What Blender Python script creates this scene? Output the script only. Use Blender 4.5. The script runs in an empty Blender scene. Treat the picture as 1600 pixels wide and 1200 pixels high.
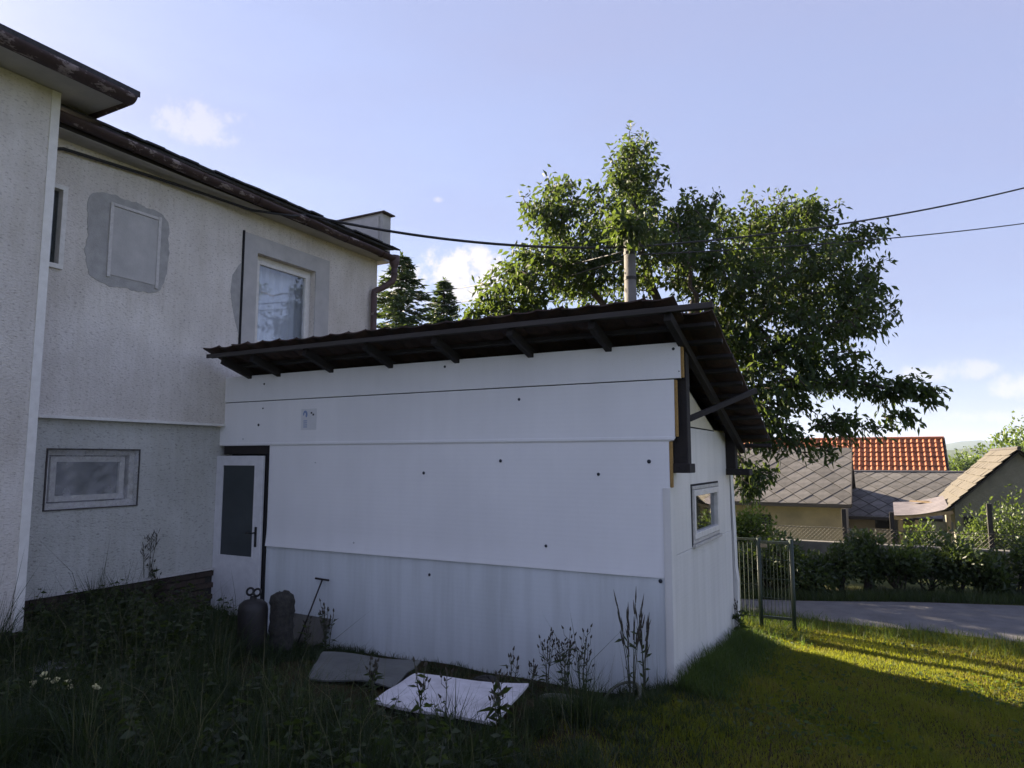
import bpy, bmesh, math, random
import numpy as np
from mathutils import Vector, Matrix
random.seed(7); RNG = np.random.default_rng(11)
scn = bpy.context.scene
COL = scn.collection
R = math.radians

# ------------------------------------------------------------------ camera
F = 1089.0; PITCH = R(6.08); YAW = R(28.15); EYE = 2.0
cam_d = bpy.data.cameras.new('camera'); cam = bpy.data.objects.new('camera', cam_d); COL.objects.link(cam)
cam_d.sensor_width = 36; cam_d.lens = 36 * F / 1600; cam_d.clip_start = .05; cam_d.clip_end = 20000
cam.location = (0, 0, EYE); cam.rotation_euler = (R(90) + PITCH, 0, YAW)
scn.camera = cam
scn.render.resolution_x = 1024; scn.render.resolution_y = 768

# ------------------------------------------------------------------ sun, sky, exposure
SUN_EL = R(21); SUN_AZ = R(79.5)            # azimuth counter-clockwise from +Y
TO_SUN = Vector((-math.sin(SUN_AZ) * math.cos(SUN_EL), math.cos(SUN_AZ) * math.cos(SUN_EL), math.sin(SUN_EL)))
sun_d = bpy.data.lights.new('sun', 'SUN'); sun = bpy.data.objects.new('sun', sun_d); COL.objects.link(sun)
sun_d.energy = 5.0; sun_d.angle = R(.5); sun_d.color = (1, .84, .62)
sun.rotation_euler = (-TO_SUN).to_track_quat('-Z', 'Y').to_euler()
sun.location = (-30, 10, 20)
EXPOSURE = 2.45
SKY = .060
scn.view_settings.view_transform = 'Standard'; scn.view_settings.look = 'None'
scn.view_settings.exposure = EXPOSURE; scn.view_settings.gamma = 1
scn.view_settings.use_curve_mapping = False

# ---- pixel helpers (a pixel is a direction; the distance comes from a plane)
CY, SY = math.cos(YAW), math.sin(YAW)
def ray(x, y):
    cx = (x - 800) / F; cy = -(y - 600) / F
    f = math.cos(PITCH) - cy * math.sin(PITCH); u = math.sin(PITCH) + cy * math.cos(PITCH)
    return Vector((cx * CY - f * SY, cx * SY + f * CY, u))
CAM = Vector((0, 0, EYE))
def atX(x, y, v): d = ray(x, y); return CAM + d * (v / d.x)
def atY(x, y, v): d = ray(x, y); return CAM + d * (v / d.y)
def atZ(x, y, v): d = ray(x, y); return CAM + d * ((v - EYE) / d.z)
def atD(x, y, m):
    d = ray(x, y); f = -d.x * SY + d.y * CY; return CAM + d * (m / f)

# ------------------------------------------------------------------ world
world = bpy.data.worlds.new('World'); scn.world = world; world.use_nodes = True
def build_world():
    nt = world.node_tree; N = nt.nodes; L = nt.links; N.clear()
    out = N.new('ShaderNodeOutputWorld'); bg = N.new('ShaderNodeBackground'); bg.inputs['Strength'].default_value = SKY
    sky = N.new('ShaderNodeTexSky'); sky.sky_type = 'NISHITA'; sky.sun_disc = False
    sky.sun_elevation = SUN_EL; sky.sun_rotation = -SUN_AZ
    sky.altitude = 400; sky.air_density = 1.0; sky.dust_density = .6; sky.ozone_density = 2.0
    tc = N.new('ShaderNodeTexCoord')
    noise = N.new('ShaderNodeTexNoise'); noise.inputs['Scale'].default_value = 26; noise.inputs['Detail'].default_value = 8
    noise.inputs['Roughness'].default_value = .62
    L.new(tc.outputs['Generated'], noise.inputs['Vector'])
    def math_(op, a, b=None, c=None, clamp=False):
        n = N.new('ShaderNodeMath'); n.operation = op; n.use_clamp = clamp
        for i, v in enumerate((a, b, c)):
            if v is None: continue
            if isinstance(v, (int, float)): n.inputs[i].default_value = v
            else: L.new(v, n.inputs[i])
        return n.outputs[0]
    def dot(vec, c):
        n = N.new('ShaderNodeVectorMath'); n.operation = 'DOT_PRODUCT'; L.new(vec, n.inputs[0]); n.inputs[1].default_value = c
        return n.outputs['Value']
    mask = None
    # (px, py, half width px, half height px, opacity, noise weight)
    clouds = [(310, 185, 70, 38, .36, 1.0), (685, 312, 11, 7, .55, .5), (715, 428, 95, 48, 1.0, .8), (640, 455, 60, 40, .8, .8),
              (1480, 580, 72, 19, .42, .8), (1600, 602, 44, 26, .5, .8), (1560, 650, 90, 14, .3, .9), (1800, 560, 120, 40, .6, .8), (-350, 420, 170, 60, .5, .9)]
    for (px, py, w, h, op, nw) in clouds:
        c = ray(px, py).normalized(); rt = c.cross(Vector((0, 0, 1))).normalized(); up = rt.cross(c).normalized()
        u = math_('DIVIDE', dot(tc.outputs['Generated'], rt), w / F); v = math_('DIVIDE', dot(tc.outputs['Generated'], up), h / F)
        r2 = math_('ADD', math_('MULTIPLY', u, u), math_('MULTIPLY', v, v))
        m = math_('SUBTRACT', 1.0, r2)
        front = math_('GREATER_THAN', dot(tc.outputs['Generated'], c), 0.2)
        nn = math_('MULTIPLY', math_('SUBTRACT', noise.outputs['Fac'], .5), 5.0 * nw)
        m = math_('ADD', math_('MULTIPLY', m, 1.0), nn)
        mr = N.new('ShaderNodeMapRange'); mr.interpolation_type = 'SMOOTHSTEP'
        mr.inputs['From Min'].default_value = .15; mr.inputs['From Max'].default_value = 1.15
        mr.inputs['To Max'].default_value = op; L.new(m, mr.inputs['Value'])
        edge = N.new('ShaderNodeMapRange'); edge.interpolation_type = 'SMOOTHSTEP'
        edge.inputs['From Min'].default_value = 1.35; edge.inputs['From Max'].default_value = .5; L.new(r2, edge.inputs['Value'])
        m = math_('MULTIPLY', math_('MULTIPLY', mr.outputs['Result'], edge.outputs['Result']), front)
        mask = m if mask is None else math_('MAXIMUM', mask, m)
    # thin veil of high haze, everywhere alike
    n2 = N.new('ShaderNodeTexNoise'); n2.inputs['Scale'].default_value = 2.2; n2.inputs['Detail'].default_value = 5
    mp = N.new('ShaderNodeMapping'); mp.inputs['Scale'].default_value = (1, 1, 3.5); L.new(tc.outputs['Generated'], mp.inputs['Vector']); L.new(mp.outputs[0], n2.inputs['Vector'])
    veil = N.new('ShaderNodeMapRange'); veil.inputs['From Min'].default_value = .42; veil.inputs['From Max'].default_value = .75
    veil.inputs['To Min'].default_value = .74; veil.inputs['To Max'].default_value = .88; L.new(n2.outputs['Fac'], veil.inputs['Value'])
    tint = N.new('ShaderNodeMix'); tint.data_type = 'RGBA'; tint.blend_type = 'MULTIPLY'; tint.inputs['Factor'].default_value = 1
    L.new(sky.outputs[0], tint.inputs['A']); tint.inputs['B'].default_value = SKY_TINT
    mv = N.new('ShaderNodeMix'); mv.data_type = 'RGBA'; L.new(veil.outputs['Result'], mv.inputs['Factor'])
    L.new(tint.outputs['Result'], mv.inputs['A']); mv.inputs['B'].default_value = VEIL
    mx = N.new('ShaderNodeMix'); mx.data_type = 'RGBA'; L.new(mask, mx.inputs['Factor'])
    L.new(mv.outputs['Result'], mx.inputs['A']); mx.inputs['B'].default_value = CLOUD
    L.new(mx.outputs['Result'], bg.inputs['Color']); L.new(bg.outputs[0], out.inputs['Surface'])
SKY_TINT = (1.04, .97, 1.0, 1); CLOUD = (3.4, 3.15, 3.0, 1); VEIL = (1.40, 1.49, 2.32, 1)
build_world()

# ------------------------------------------------------------------ helpers
WL = {}                                        # world location of every object
def props(o, label=None, cat=None, group=None, kind=None):
    for k, v in (('label', label), ('category', cat), ('group', group), ('kind', kind)):
        if v: o[k] = v
    return o
def empty(name, loc, label, cat, group=None):
    o = bpy.data.objects.new(name, None); COL.objects.link(o); o.location = loc; o.empty_display_size = .1
    WL[o.name] = Vector(loc); return props(o, label, cat, group)
def link(o, parent, loc):
    COL.objects.link(o); WL[o.name] = Vector(loc)
    if parent is not None:
        o.parent = parent; o.location = Vector(loc) - WL[parent.name]
    else: o.location = loc
    return o
def mk(name, vf, mat, parent=None, smooth=False, loc=None, bevel=0, label=None, cat=None, group=None, kind=None, rnd=None):
    """one mesh object from world-space verts/faces"""
    v, f = vf
    if loc is None: loc = WL[parent.name] if parent is not None else Vector((0, 0, 0))
    loc = Vector(loc)
    me = bpy.data.meshes.new(name)
    if isinstance(v, np.ndarray):
        vv = (v - np.array(loc)).astype(np.float32)
        n = len(vv); me.vertices.add(n); me.vertices.foreach_set('co', vv.ravel())
        k = f.shape[1]; m = len(f)
        me.loops.add(m * k); me.loops.foreach_set('vertex_index', f.astype(np.int32).ravel())
        me.polygons.add(m); me.polygons.foreach_set('loop_start', np.arange(0, m * k, k, dtype=np.int32))
        try: me.polygons.foreach_set('loop_total', np.full(m, k, dtype=np.int32))
        except Exception: pass
        me.update(calc_edges=True)
    else:
        me.from_pydata([Vector(p) - loc for p in v], [], f); me.update()
    if rnd is not None:
        a = me.attributes.new('rnd', 'FLOAT', 'POINT'); a.data.foreach_set('value', np.asarray(rnd, dtype=np.float32))
    if smooth: me.polygons.foreach_set('use_smooth', np.ones(len(me.polygons), dtype=bool))
    if mat: me.materials.append(mat)
    o = bpy.data.objects.new(name, me); link(o, parent, loc)
    if bevel:
        b = o.modifiers.new('bevel', 'BEVEL'); b.width = bevel; b.segments = 2; b.limit_method = 'ANGLE'
    return props(o, label, cat, group, kind)
def share(name, me, loc, parent, rot=None, scale=None):
    o = bpy.data.objects.new(name, me); link(o, parent, loc)
    if rot: o.rotation_euler = rot
    if scale: o.scale = scale
    return o
def join(*vfs):
    V, Fc = [], []
    for v, f in vfs:
        n = len(V); V += [Vector(p) for p in v]; Fc += [tuple(i + n for i in q) for q in f]
    return V, Fc
def box(x0, x1, y0, y1, z0, z1):
    v = [(x, y, z) for z in (z0, z1) for y in (y0, y1) for x in (x0, x1)]
    return v, [(0, 2, 3, 1), (4, 5, 7, 6), (0, 1, 5, 4), (2, 6, 7, 3), (0, 4, 6, 2), (1, 3, 7, 5)]
def prism(poly, d):
    """polygon (3D points) pushed along vector d"""
    n = len(poly); d = Vector(d); P = [Vector(p) for p in poly]
    nrm = Vector((0, 0, 0))
    for i in range(n): nrm += P[i].cross(P[(i + 1) % n])
    if nrm.dot(d) > 0: P.reverse()
    v = P + [p + d for p in P]
    f = [tuple(range(n)), tuple(range(2 * n - 1, n - 1, -1))]
    f += [(i, i + n, (i + 1) % n + n, (i + 1) % n) for i in range(n)]
    f = [tuple(reversed(q)) for q in f[2:]] + [f[0], f[1]]
    return v, f
def beam(a, b, w, h, up=(0, 0, 1)):
    """box beam from a to b, w across, h in the up-ish direction, centred"""
    a = Vector(a); b = Vector(b); d = (b - a).normalized(); s = d.cross(Vector(up)).normalized(); u = s.cross(d).normalized()
    v = [p + s * (w / 2 * i) + u * (h / 2 * j) for p in (a, b) for j in (-1, 1) for i in (-1, 1)]
    return v, [(0, 1, 3, 2), (4, 6, 7, 5), (0, 4, 5, 1), (2, 3, 7, 6), (0, 2, 6, 4), (1, 5, 7, 3)]
def tube(path, rad, n=8, cap=True, arc=None):
    path = [Vector(p) for p in path]; m = len(path)
    if not isinstance(rad, (list, tuple)): rad = [rad] * m
    V, Fc = [], []; ref = None
    for i, p in enumerate(path):
        d = (path[min(i + 1, m - 1)] - path[max(i - 1, 0)]).normalized()
        if ref is None:
            ref = d.cross(Vector((0, 0, 1)))
            if ref.length < .05: ref = d.cross(Vector((1, 0, 0)))
        ref = (ref - d * ref.dot(d)).normalized(); b = d.cross(ref)
        for k in range(n):
            a = 2 * math.pi * k / n
            V.append(p + (ref * math.cos(a) + b * math.sin(a)) * rad[i])
    for i in range(m - 1):
        for k in range(n):
            Fc.append((i * n + k, i * n + (k + 1) % n, (i + 1) * n + (k + 1) % n, (i + 1) * n + k))
    if cap: Fc += [tuple(reversed(range(n))), tuple(range((m - 1) * n, m * n))]
    return V, Fc
def lathe(c, prof, n=20):
    c = Vector(c); V, Fc = [], []
    for (r, z) in prof:
        for k in range(n):
            a = 2 * math.pi * k / n; V.append(c + Vector((r * math.cos(a), r * math.sin(a), z)))
    for i in range(len(prof) - 1):
        for k in range(n): Fc.append((i * n + k, i * n + (k + 1) % n, (i + 1) * n + (k + 1) % n, (i + 1) * n + k))
    Fc += [tuple(reversed(range(n))), tuple(range((len(prof) - 1) * n, len(prof) * n))]
    return V, Fc
def gutter(path, r, n=10, t=.006):
    """half-round open channel along a path (open at the top)"""
    path = [Vector(p) for p in path]; m = len(path); V, Fc = [], []
    for i, p in enumerate(path):
        d = (path[min(i + 1, m - 1)] - path[max(i - 1, 0)]); d.z = 0; d.normalize(); s = d.cross(Vector((0, 0, 1)))
        if 0 < i < m - 1:
            d0 = (path[i] - path[i - 1]).normalized(); k = 1 / max(.4, s.dot(d0.cross(Vector((0, 0, 1)))))
        else: k = 1
        for rr in (r, r - t):
            for j in range(n + 1):
                a = math.pi + math.pi * j / n
                V.append(p + s * (rr * k * math.cos(a)) + Vector((0, 0, rr * math.sin(a))))
    w = 2 * (n + 1)
    for i in range(m - 1):
        for j in range(n):
            Fc.append((i * w + j, i * w + j + 1, (i + 1) * w + j + 1, (i + 1) * w + j))
            Fc.append((i * w + n + 1 + j, (i + 1) * w + n + 1 + j, (i + 1) * w + n + 2 + j, i * w + n + 2 + j))
        for j in (0, n):
            q = (i * w + j, (i + 1) * w + j, (i + 1) * w + n + 1 + j, i * w + n + 1 + j)
            Fc.append(q if j == 0 else q[::-1])
    for i in (0, m - 1):
        for j in range(n): 
            q = (i * w + j, i * w + n + 1 + j, i * w + n + 2 + j, i * w + j + 1); Fc.append(q)
        Fc.append(tuple(i * w + j for j in range(n + 1)))
    return V, Fc
def wall_holes(axis, c, t, u0, u1, z0, z1, holes):
    """slab facing +axis at coordinate c, thickness t behind it, with rectangular holes (u0,u1,z0,z1)"""
    us = sorted({u0, u1, *[h[0] for h in holes], *[h[1] for h in holes]}); zs = sorted({z0, z1, *[h[2] for h in holes], *[h[3] for h in holes]})
    us = [u for u in us if u0 <= u <= u1]; zs = [z for z in zs if z0 <= z <= z1]
    solid = {}
    for i in range(len(us) - 1):
        for j in range(len(zs) - 1):
            um, zm = (us[i] + us[i + 1]) / 2, (zs[j] + zs[j + 1]) / 2
            solid[i, j] = not any(h[0] < um < h[1] and h[2] < zm < h[3] for h in holes)
    V, Fc, idx = [], [], {}
    P = (lambda d, u, z: (d, u, z)) if axis == 'x' else (lambda d, u, z: (u, d, z))
    def vid(i, j, b):
        if (i, j, b) not in idx:
            idx[i, j, b] = len(V); V.append(Vector(P(c - (t if b else 0), us[i], zs[j])))
        return idx[i, j, b]
    for (i, j), s in solid.items():
        if not s: continue
        Fc.append((vid(i, j, 0), vid(i + 1, j, 0), vid(i + 1, j + 1, 0), vid(i, j + 1, 0)))
        Fc.append((vid(i, j, 1), vid(i, j + 1, 1), vid(i + 1, j + 1, 1), vid(i + 1, j, 1)))
        for di, dj, a, b in ((-1, 0, (i, j), (i, j + 1)), (1, 0, (i + 1, j + 1), (i + 1, j)), (0, -1, (i + 1, j), (i, j)), (0, 1, (i, j + 1), (i + 1, j + 1))):
            if not solid.get((i + di, j + dj), False):
                Fc.append((vid(*a, 0), vid(*b, 0), vid(*b, 1), vid(*a, 1)))
    if axis != 'x': Fc = [q[::-1] for q in Fc]
    return V, Fc
def frame_x(c, d, u0, u1, z0, z1, w):
    """picture-frame ring facing +X: front at c, depth d, bar width w"""
    return wall_holes('x', c, d, u0, u1, z0, z1, [(u0 + w, u1 - w, z0 + w, z1 - w)])
def clip_rect(poly, u0, u1, v0, v1):
    for ax, lim, sg in ((0, u0, 1), (0, u1, -1), (1, v0, 1), (1, v1, -1)):
        out = []
        for i in range(len(poly)):
            a, b = poly[i], poly[(i + 1) % len(poly)]
            da, db = (a[ax] - lim) * sg, (b[ax] - lim) * sg
            if da >= 0: out.append(a)
            if (da > 0 > db) or (da < 0 < db):
                k = da / (da - db); out.append((a[0] + (b[0] - a[0]) * k, a[1] + (b[1] - a[1]) * k))
        poly = out
        if len(poly) < 3: return []
    return poly

# ------------------------------------------------------------------ materials
def newmat(name):
    m = bpy.data.materials.new(name); m.use_nodes = True; nt = m.node_tree
    return m, nt, nt.nodes, nt.links, nt.nodes['Principled BSDF']
def noise(N, L, scale, detail=5, rough=.6, coord='Object', stretch=None, dim=None):
    tc = N.new('ShaderNodeTexCoord'); n = N.new('ShaderNodeTexNoise')
    n.inputs['Scale'].default_value = scale; n.inputs['Detail'].default_value = detail; n.inputs['Roughness'].default_value = rough
    src = tc.outputs[coord]
    if stretch:
        mp = N.new('ShaderNodeMapping'); mp.inputs['Scale'].default_value = stretch; L.new(src, mp.inputs['Vector']); src = mp.outputs[0]
    L.new(src, n.inputs['Vector']); return n.outputs['Fac']
def ramp(N, L, fac, stops):
    r = N.new('ShaderNodeValToRGB'); e = r.color_ramp.elements
    while len(e) < len(stops): e.new(.5)
    for i, (p, c) in enumerate(stops):
        e[i].position = p; e[i].color = (*c, 1) if len(c) == 3 else c
    L.new(fac, r.inputs['Fac']); return r.outputs['Color']
def mixc(N, L, fac, a, b, blend='MIX'):
    m = N.new('ShaderNodeMix'); m.data_type = 'RGBA'; m.blend_type = blend
    if isinstance(fac, float): m.inputs['Factor'].default_value = fac
    else: L.new(fac, m.inputs['Factor'])
    for k, v in (('A', a), ('B', b)):
        if isinstance(v, tuple): m.inputs[k].default_value = (*v, 1)
        else: L.new(v, m.inputs[k])
    return m.outputs['Result']
def bump(N, L, P, h, strength, dist=.01):
    b = N.new('ShaderNodeBump'); b.inputs['Strength'].default_value = strength; b.inputs['Distance'].default_value = dist
    L.new(h, b.inputs['Height']); L.new(b.outputs[0], P.inputs['Normal'])
def plain(name, c1, c2=None, scale=6, rough=.7, bmp=0, bscale=60, metal=0, stretch=None, spec=.5, rand=0, bdist=.01):
    m, nt, N, L, P = newmat(name)
    P.inputs['Roughness'].default_value = rough; P.inputs['Metallic'].default_value = metal; P.inputs['Specular IOR Level'].default_value = spec
    if c2 is None: c2 = tuple(x * .8 for x in c1)
    col = ramp(N, L, noise(N, L, scale, 6, .65, stretch=stretch), [(.3, c1), (.7, c2)])
    if rand:
        oi = N.new('ShaderNodeObjectInfo'); mr = N.new('ShaderNodeMapRange'); mr.inputs['To Min'].default_value = 1 - rand; mr.inputs['To Max'].default_value = 1 + rand
        L.new(oi.outputs['Random'], mr.inputs['Value']); hs = N.new('ShaderNodeHueSaturation'); L.new(mr.outputs[0], hs.inputs['Value']); L.new(col, hs.inputs['Color']); col = hs.outputs[0]
    L.new(col, P.inputs['Base Color'])
    if bmp: bump(N, L, P, noise(N, L, bscale, 4, .6, stretch=stretch), bmp, bdist)
    return m
def roughcast(name, base, dark, stain):
    """scraped spray render: coarse grain relief, soft stains, dark pits"""
    m, nt, N, L, P = newmat(name); P.inputs['Roughness'].default_value = .92; P.inputs['Specular IOR Level'].default_value = .15
    c = ramp(N, L, noise(N, L, 1.1, 5, .6), [(.32, base), (.72, stain)])
    pits = ramp(N, L, noise(N, L, 60, 3, .55, stretch=(1, .45, 1)), [(.30, dark), (.44, (1, 1, 1))])
    c = mixc(N, L, .70, c, pits, 'MULTIPLY')
    c = mixc(N, L, .38, c, ramp(N, L, noise(N, L, 2.2, 4, .7, stretch=(1, 4, .35)), [(.35, (.78, .76, .7)), (.6, (1, 1, 1))]), 'MULTIPLY')
    L.new(c, P.inputs['Base Color'])
    bump(N, L, P, noise(N, L, 62, 3, .6, stretch=(1, .5, 1)), .9, .014); return m
def leafmat(name, stops, trans=.35, rough=.45, tcol=(.25, .36, .04)):
    m, nt, N, L, P = newmat(name); P.inputs['Roughness'].default_value = rough; P.inputs['Specular IOR Level'].default_value = .35
    at = N.new('ShaderNodeAttribute'); at.attribute_name = 'rnd'
    c = ramp(N, L, at.outputs['Fac'], stops); L.new(c, P.inputs['Base Color'])
    t = N.new('ShaderNodeBsdfTranslucent'); L.new(mixc(N, L, .55, c, tcol), t.inputs['Color'])
    mx = N.new('ShaderNodeMixShader'); mx.inputs[0].default_value = trans
    L.new(P.outputs[0], mx.inputs[1]); L.new(t.outputs[0], mx.inputs[2]); L.new(mx.outputs[0], N['Material Output'].inputs['Surface'])
    return m
def glassmat(name, tint, ior=1.7, rough=.02):
    m, nt, N, L, P = newmat(name); N.remove(P)
    tr = N.new('ShaderNodeBsdfTransparent'); tr.inputs['Color'].default_value = (*tint, 1)
    gl = N.new('ShaderNodeBsdfGlossy'); gl.inputs['Roughness'].default_value = rough; gl.inputs['Color'].default_value = (.95, .97, 1, 1)
    lw = N.new('ShaderNodeLayerWeight'); lw.inputs['Blend'].default_value = .5
    pw = N.new('ShaderNodeMath'); pw.operation = 'POWER'; L.new(lw.outputs['Facing'], pw.inputs[0]); pw.inputs[1].default_value = 3.0
    fr = N.new('ShaderNodeMath'); fr.operation = 'MULTIPLY_ADD'; L.new(pw.outputs[0], fr.inputs[0]); fr.inputs[1].default_value = .8; fr.inputs[2].default_value = (ior - 1) * .16
    b = N.new('ShaderNodeBump'); b.inputs['Strength'].default_value = .02; b.inputs['Distance'].default_value = .01
    L.new(noise(N, L, 2.5, 2, .5), b.inputs['Height']); L.new(b.outputs[0], gl.inputs['Normal'])
    mx = N.new('ShaderNodeMixShader'); L.new(fr.outputs[0], mx.inputs[0]); L.new(tr.outputs[0], mx.inputs[1]); L.new(gl.outputs[0], mx.inputs[2])
    L.new(mx.outputs[0], N['Material Output'].inputs['Surface']); return m
def panelmat(name, streak, base=(.88, .88, .89)):
    """white coated sheet-metal sandwich panel with dirt and fine rolled lines"""
    m, nt, N, L, P = newmat(name); P.inputs['Roughness'].default_value = .42; P.inputs['Specular IOR Level'].default_value = .4
    c = ramp(N, L, noise(N, L, .8, 5, .6), [(.3, base), (.75, tuple(x * .9 for x in base))])
    c = mixc(N, L, streak, c, ramp(N, L, noise(N, L, 3.0, 6, .65, stretch=(1.6, 1.6, .12)), [(.34, (.60, .61, .58)), (.6, (1, 1, 1))]), 'MULTIPLY')
    c = mixc(N, L, .5, c, ramp(N, L, noise(N, L, 70, 4, .7), [(.28, (.6, .58, .52)), (.36, (1, 1, 1))]), 'MULTIPLY')
    L.new(c, P.inputs['Base Color'])
    w = N.new('ShaderNodeTexWave'); w.bands_direction = 'Z'; w.inputs['Scale'].default_value = 7; w.inputs['Distortion'].default_value = .3
    tc = N.new('ShaderNodeTexCoord'); L.new(tc.outputs['Object'], w.inputs['Vector'])
    ad = N.new('ShaderNodeMath'); ad.operation = 'MULTIPLY_ADD'; L.new(noise(N, L, 1.6, 2, .5), ad.inputs[0]); ad.inputs[1].default_value = 6; L.new(w.outputs['Fac'], ad.inputs[2])
    bump(N, L, P, ad.outputs[0], .035, .006)
    r = N.new('ShaderNodeMapRange'); r.inputs['To Min'].default_value = .32; r.inputs['To Max'].default_value = .6; L.new(noise(N, L, 5, 4), r.inputs['Value']); L.new(r.outputs[0], P.inputs['Roughness'])
    return m
def peelmat(name, paint, bare, thr=.60):
    m, nt, N, L, P = newmat(name); P.inputs['Roughness'].default_value = .62; P.inputs['Specular IOR Level'].default_value = .3
    a = ramp(N, L, noise(N, L, 9, 6, .7), [(.3, paint), (.7, tuple(x * 1.7 for x in paint))])
    f = ramp(N, L, noise(N, L, 5, 8, .72, stretch=(1, .45, 1)), [(thr, (0, 0, 0)), (thr + .035, (1, 1, 1))])
    L.new(mixc(N, L, f, a, bare), P.inputs['Base Color'])
    bump(N, L, P, noise(N, L, 18, 6, .7), .35, .008); return m

M = {}
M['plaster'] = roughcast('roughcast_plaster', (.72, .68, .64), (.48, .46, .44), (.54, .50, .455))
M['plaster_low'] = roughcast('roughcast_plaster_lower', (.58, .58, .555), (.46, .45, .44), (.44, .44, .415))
M['smooth'] = plain('smooth_render', (.47, .455, .44), (.37, .36, .35), 4, .9, .25, 40)
M['patch'] = plain('cement_patch', (.40, .39, .375), (.29, .285, .275), 9, .95, .4, 90)
M['strip'] = plain('plaster_strip', (.58, .56, .54), (.44, .42, .41), 20, .9, .3, 60)
M['trim'] = plain('white_trim', (.76, .74, .70), (.64, .62, .58), 12, .7, .2, 50)
M['soffit'] = plain('soffit_board', (.50, .48, .44), (.40, .38, .35), 4, .85, .15, 30)
M['gutter'] = peelmat('peeling_gutter_paint', (.042, .027, .025), (.26, .215, .205), .565)
M['pipe'] = peelmat('downpipe_paint', (.065, .042, .042), (.20, .15, .145), .66)
M['felt'] = plain('roof_felt', (.025, .026, .03), (.06, .06, .065), 22, .95, .8, 120)
M['brick'] = plain('dark_plinth_brick', (.06, .04, .03), (.035, .025, .02), 25, .9, .6, 70, rand=.35)
M['mortar'] = plain('mortar', (.035, .032, .028), None, 30, .95, .4, 80)
M['wframe'] = plain('white_window_paint', (.72, .70, .66), (.58, .56, .52), 15, .5, .15, 60)
M['wframe_old'] = plain('weathered_window_paint', (.55, .54, .5), (.36, .34, .31), 22, .6, .3, 60)
M['glass'] = glassmat('window_glass', (.90, .92, .94), 1.45)
M['glass_dim'] = glassmat('dim_glass', (.62, .68, .68), 1.6)
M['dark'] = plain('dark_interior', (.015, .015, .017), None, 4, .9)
M['curtain'] = plain('curtain_cloth', (.78, .78, .80), (.68, .68, .71), 5, .9, .1, 30)
M['panel'] = panelmat('sandwich_panel', .08)
M['panel_dirty'] = panelmat('sandwich_panel_dirty', .40, (.72, .76, .79))
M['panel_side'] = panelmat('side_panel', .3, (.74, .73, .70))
M['cream'] = panelmat('cream_panel', .15, (.76, .70, .55))
M['foam'] = plain('yellow_foam', (.42, .27, .09), (.28, .17, .06), 30, .95, .7, 60)
M['blackfoam'] = plain('black_gap', (.012, .012, .013), None, 9, .95)
M['screw'] = plain('screw_washer', (.06, .07, .09), (.03, .035, .045), 30, .45, metal=.6)
M['timber'] = plain('dark_timber', (.026, .021, .019), (.012, .010, .010), 7, .85, .5, 45, stretch=(1, .12, 1))
M['timber_grey'] = plain('grey_weathered_board', (.075, .066, .062), (.035, .031, .03), 8, .9, .5, 60, stretch=(.1, 1, 1))
M['timber_red'] = plain('brown_board', (.12, .055, .03), (.07, .035, .022), 8, .8, .3, 40, stretch=(1, 1, .12))
M['tile'] = plain('old_clay_tile', (.075, .040, .030), (.028, .022, .020), 9, .95, .5, 60, rand=.3)
M['door'] = plain('white_door_paint', (.72, .72, .74), (.60, .60, .62), 9, .55, .15, 40)
M['doorglass'] = plain('frosted_dark_glass', (.045, .055, .06), (.03, .038, .042), 3, .35, .5, 120, bdist=.004)
M['black'] = plain('black_plastic', (.012, .012, .013), None, 9, .45)
M['cable'] = plain('cable_rubber', (.012, .012, .014), None, 9, .6)
M['concrete'] = plain('pole_concrete', (.17, .158, .15), (.11, .103, .097), 7, .9, .4, 50)
M['oldwall'] = plain('low_wall_concrete', (.20, .19, .17), (.11, .105, .09), 5, .95, .5, 30)
M['green'] = plain('green_metal_paint', (.014, .030, .019), (.009, .019, .013), 14, .5)
M['darkmetal'] = plain('dark_post', (.025, .022, .02), None, 10, .7)
M['wire'] = plain('galvanised_wire', (.12, .115, .10), None, 12, .5, metal=.5)
M['bark'] = plain('bark', (.055, .042, .035), (.028, .022, .018), 9, .95, .8, 25, stretch=(1, 1, .3))
M['stem'] = plain('weed_stem', (.075, .075, .045), (.045, .05, .025), 20, .85)
M['seed'] = plain('seed_head', (.06, .05, .035), (.035, .03, .02), 30, .9)
M['flower'] = plain('cream_flower', (.62, .58, .34), (.5, .46, .2), 40, .8)
M['asphalt'] = plain('old_asphalt', (.13, .127, .13), (.08, .078, .08), 3, .95, .5, 120)
M['soil'] = plain('soil_and_thatch', (.050, .038, .016), (.026, .021, .010), 3.5, 1, .7, 45)
M['whiteboard'] = plain('white_plastic_board', (.70, .68, .71), (.42, .40, .41), 5, .55, .2, 40)
M['greysheet'] = plain('grey_green_sheet', (.12, .125, .118), (.075, .08, .074), 5, .6, .2, 20)
M['boardgrey'] = plain('weathered_grey_board', (.15, .145, .125), (.085, .08, .07), 6, .85, .3, 40, stretch=(1, 1, .2))
M['hose'] = plain('pale_hose', (.13, .135, .095), (.08, .085, .06), 20, .6)
M['canister'] = plain('brown_canister_paint', (.022, .018, .016), (.010, .009, .009), 12, .6, .3, 40)
M['mottle'] = plain('mottled_wrap', (.05, .046, .038), (.009, .009, .008), 22, .9, .8, 40)
M['rod'] = plain('rusty_rod', (.03, .025, .024), None, 20, .6, metal=.4)
M['slate'] = plain('old_fibre_slate', (.155, .147, .142), (.08, .077, .074), 3.2, .9, .4, 60, rand=.22)
M['orange'] = plain('orange_clay_tile', (.37, .115, .042), (.24, .075, .03), 1.3, .75, .2, 60)
M['ochre'] = plain('ochre_farm_wall', (.30, .255, .18), (.21, .18, .13), 2.2, .95, .4, 40)
M['beigeroof'] = plain('beige_felt_roof', (.105, .092, .074), (.060, .053, .043), 4, .95, .4, 30, stretch=(.4, 1, 1))
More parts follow.
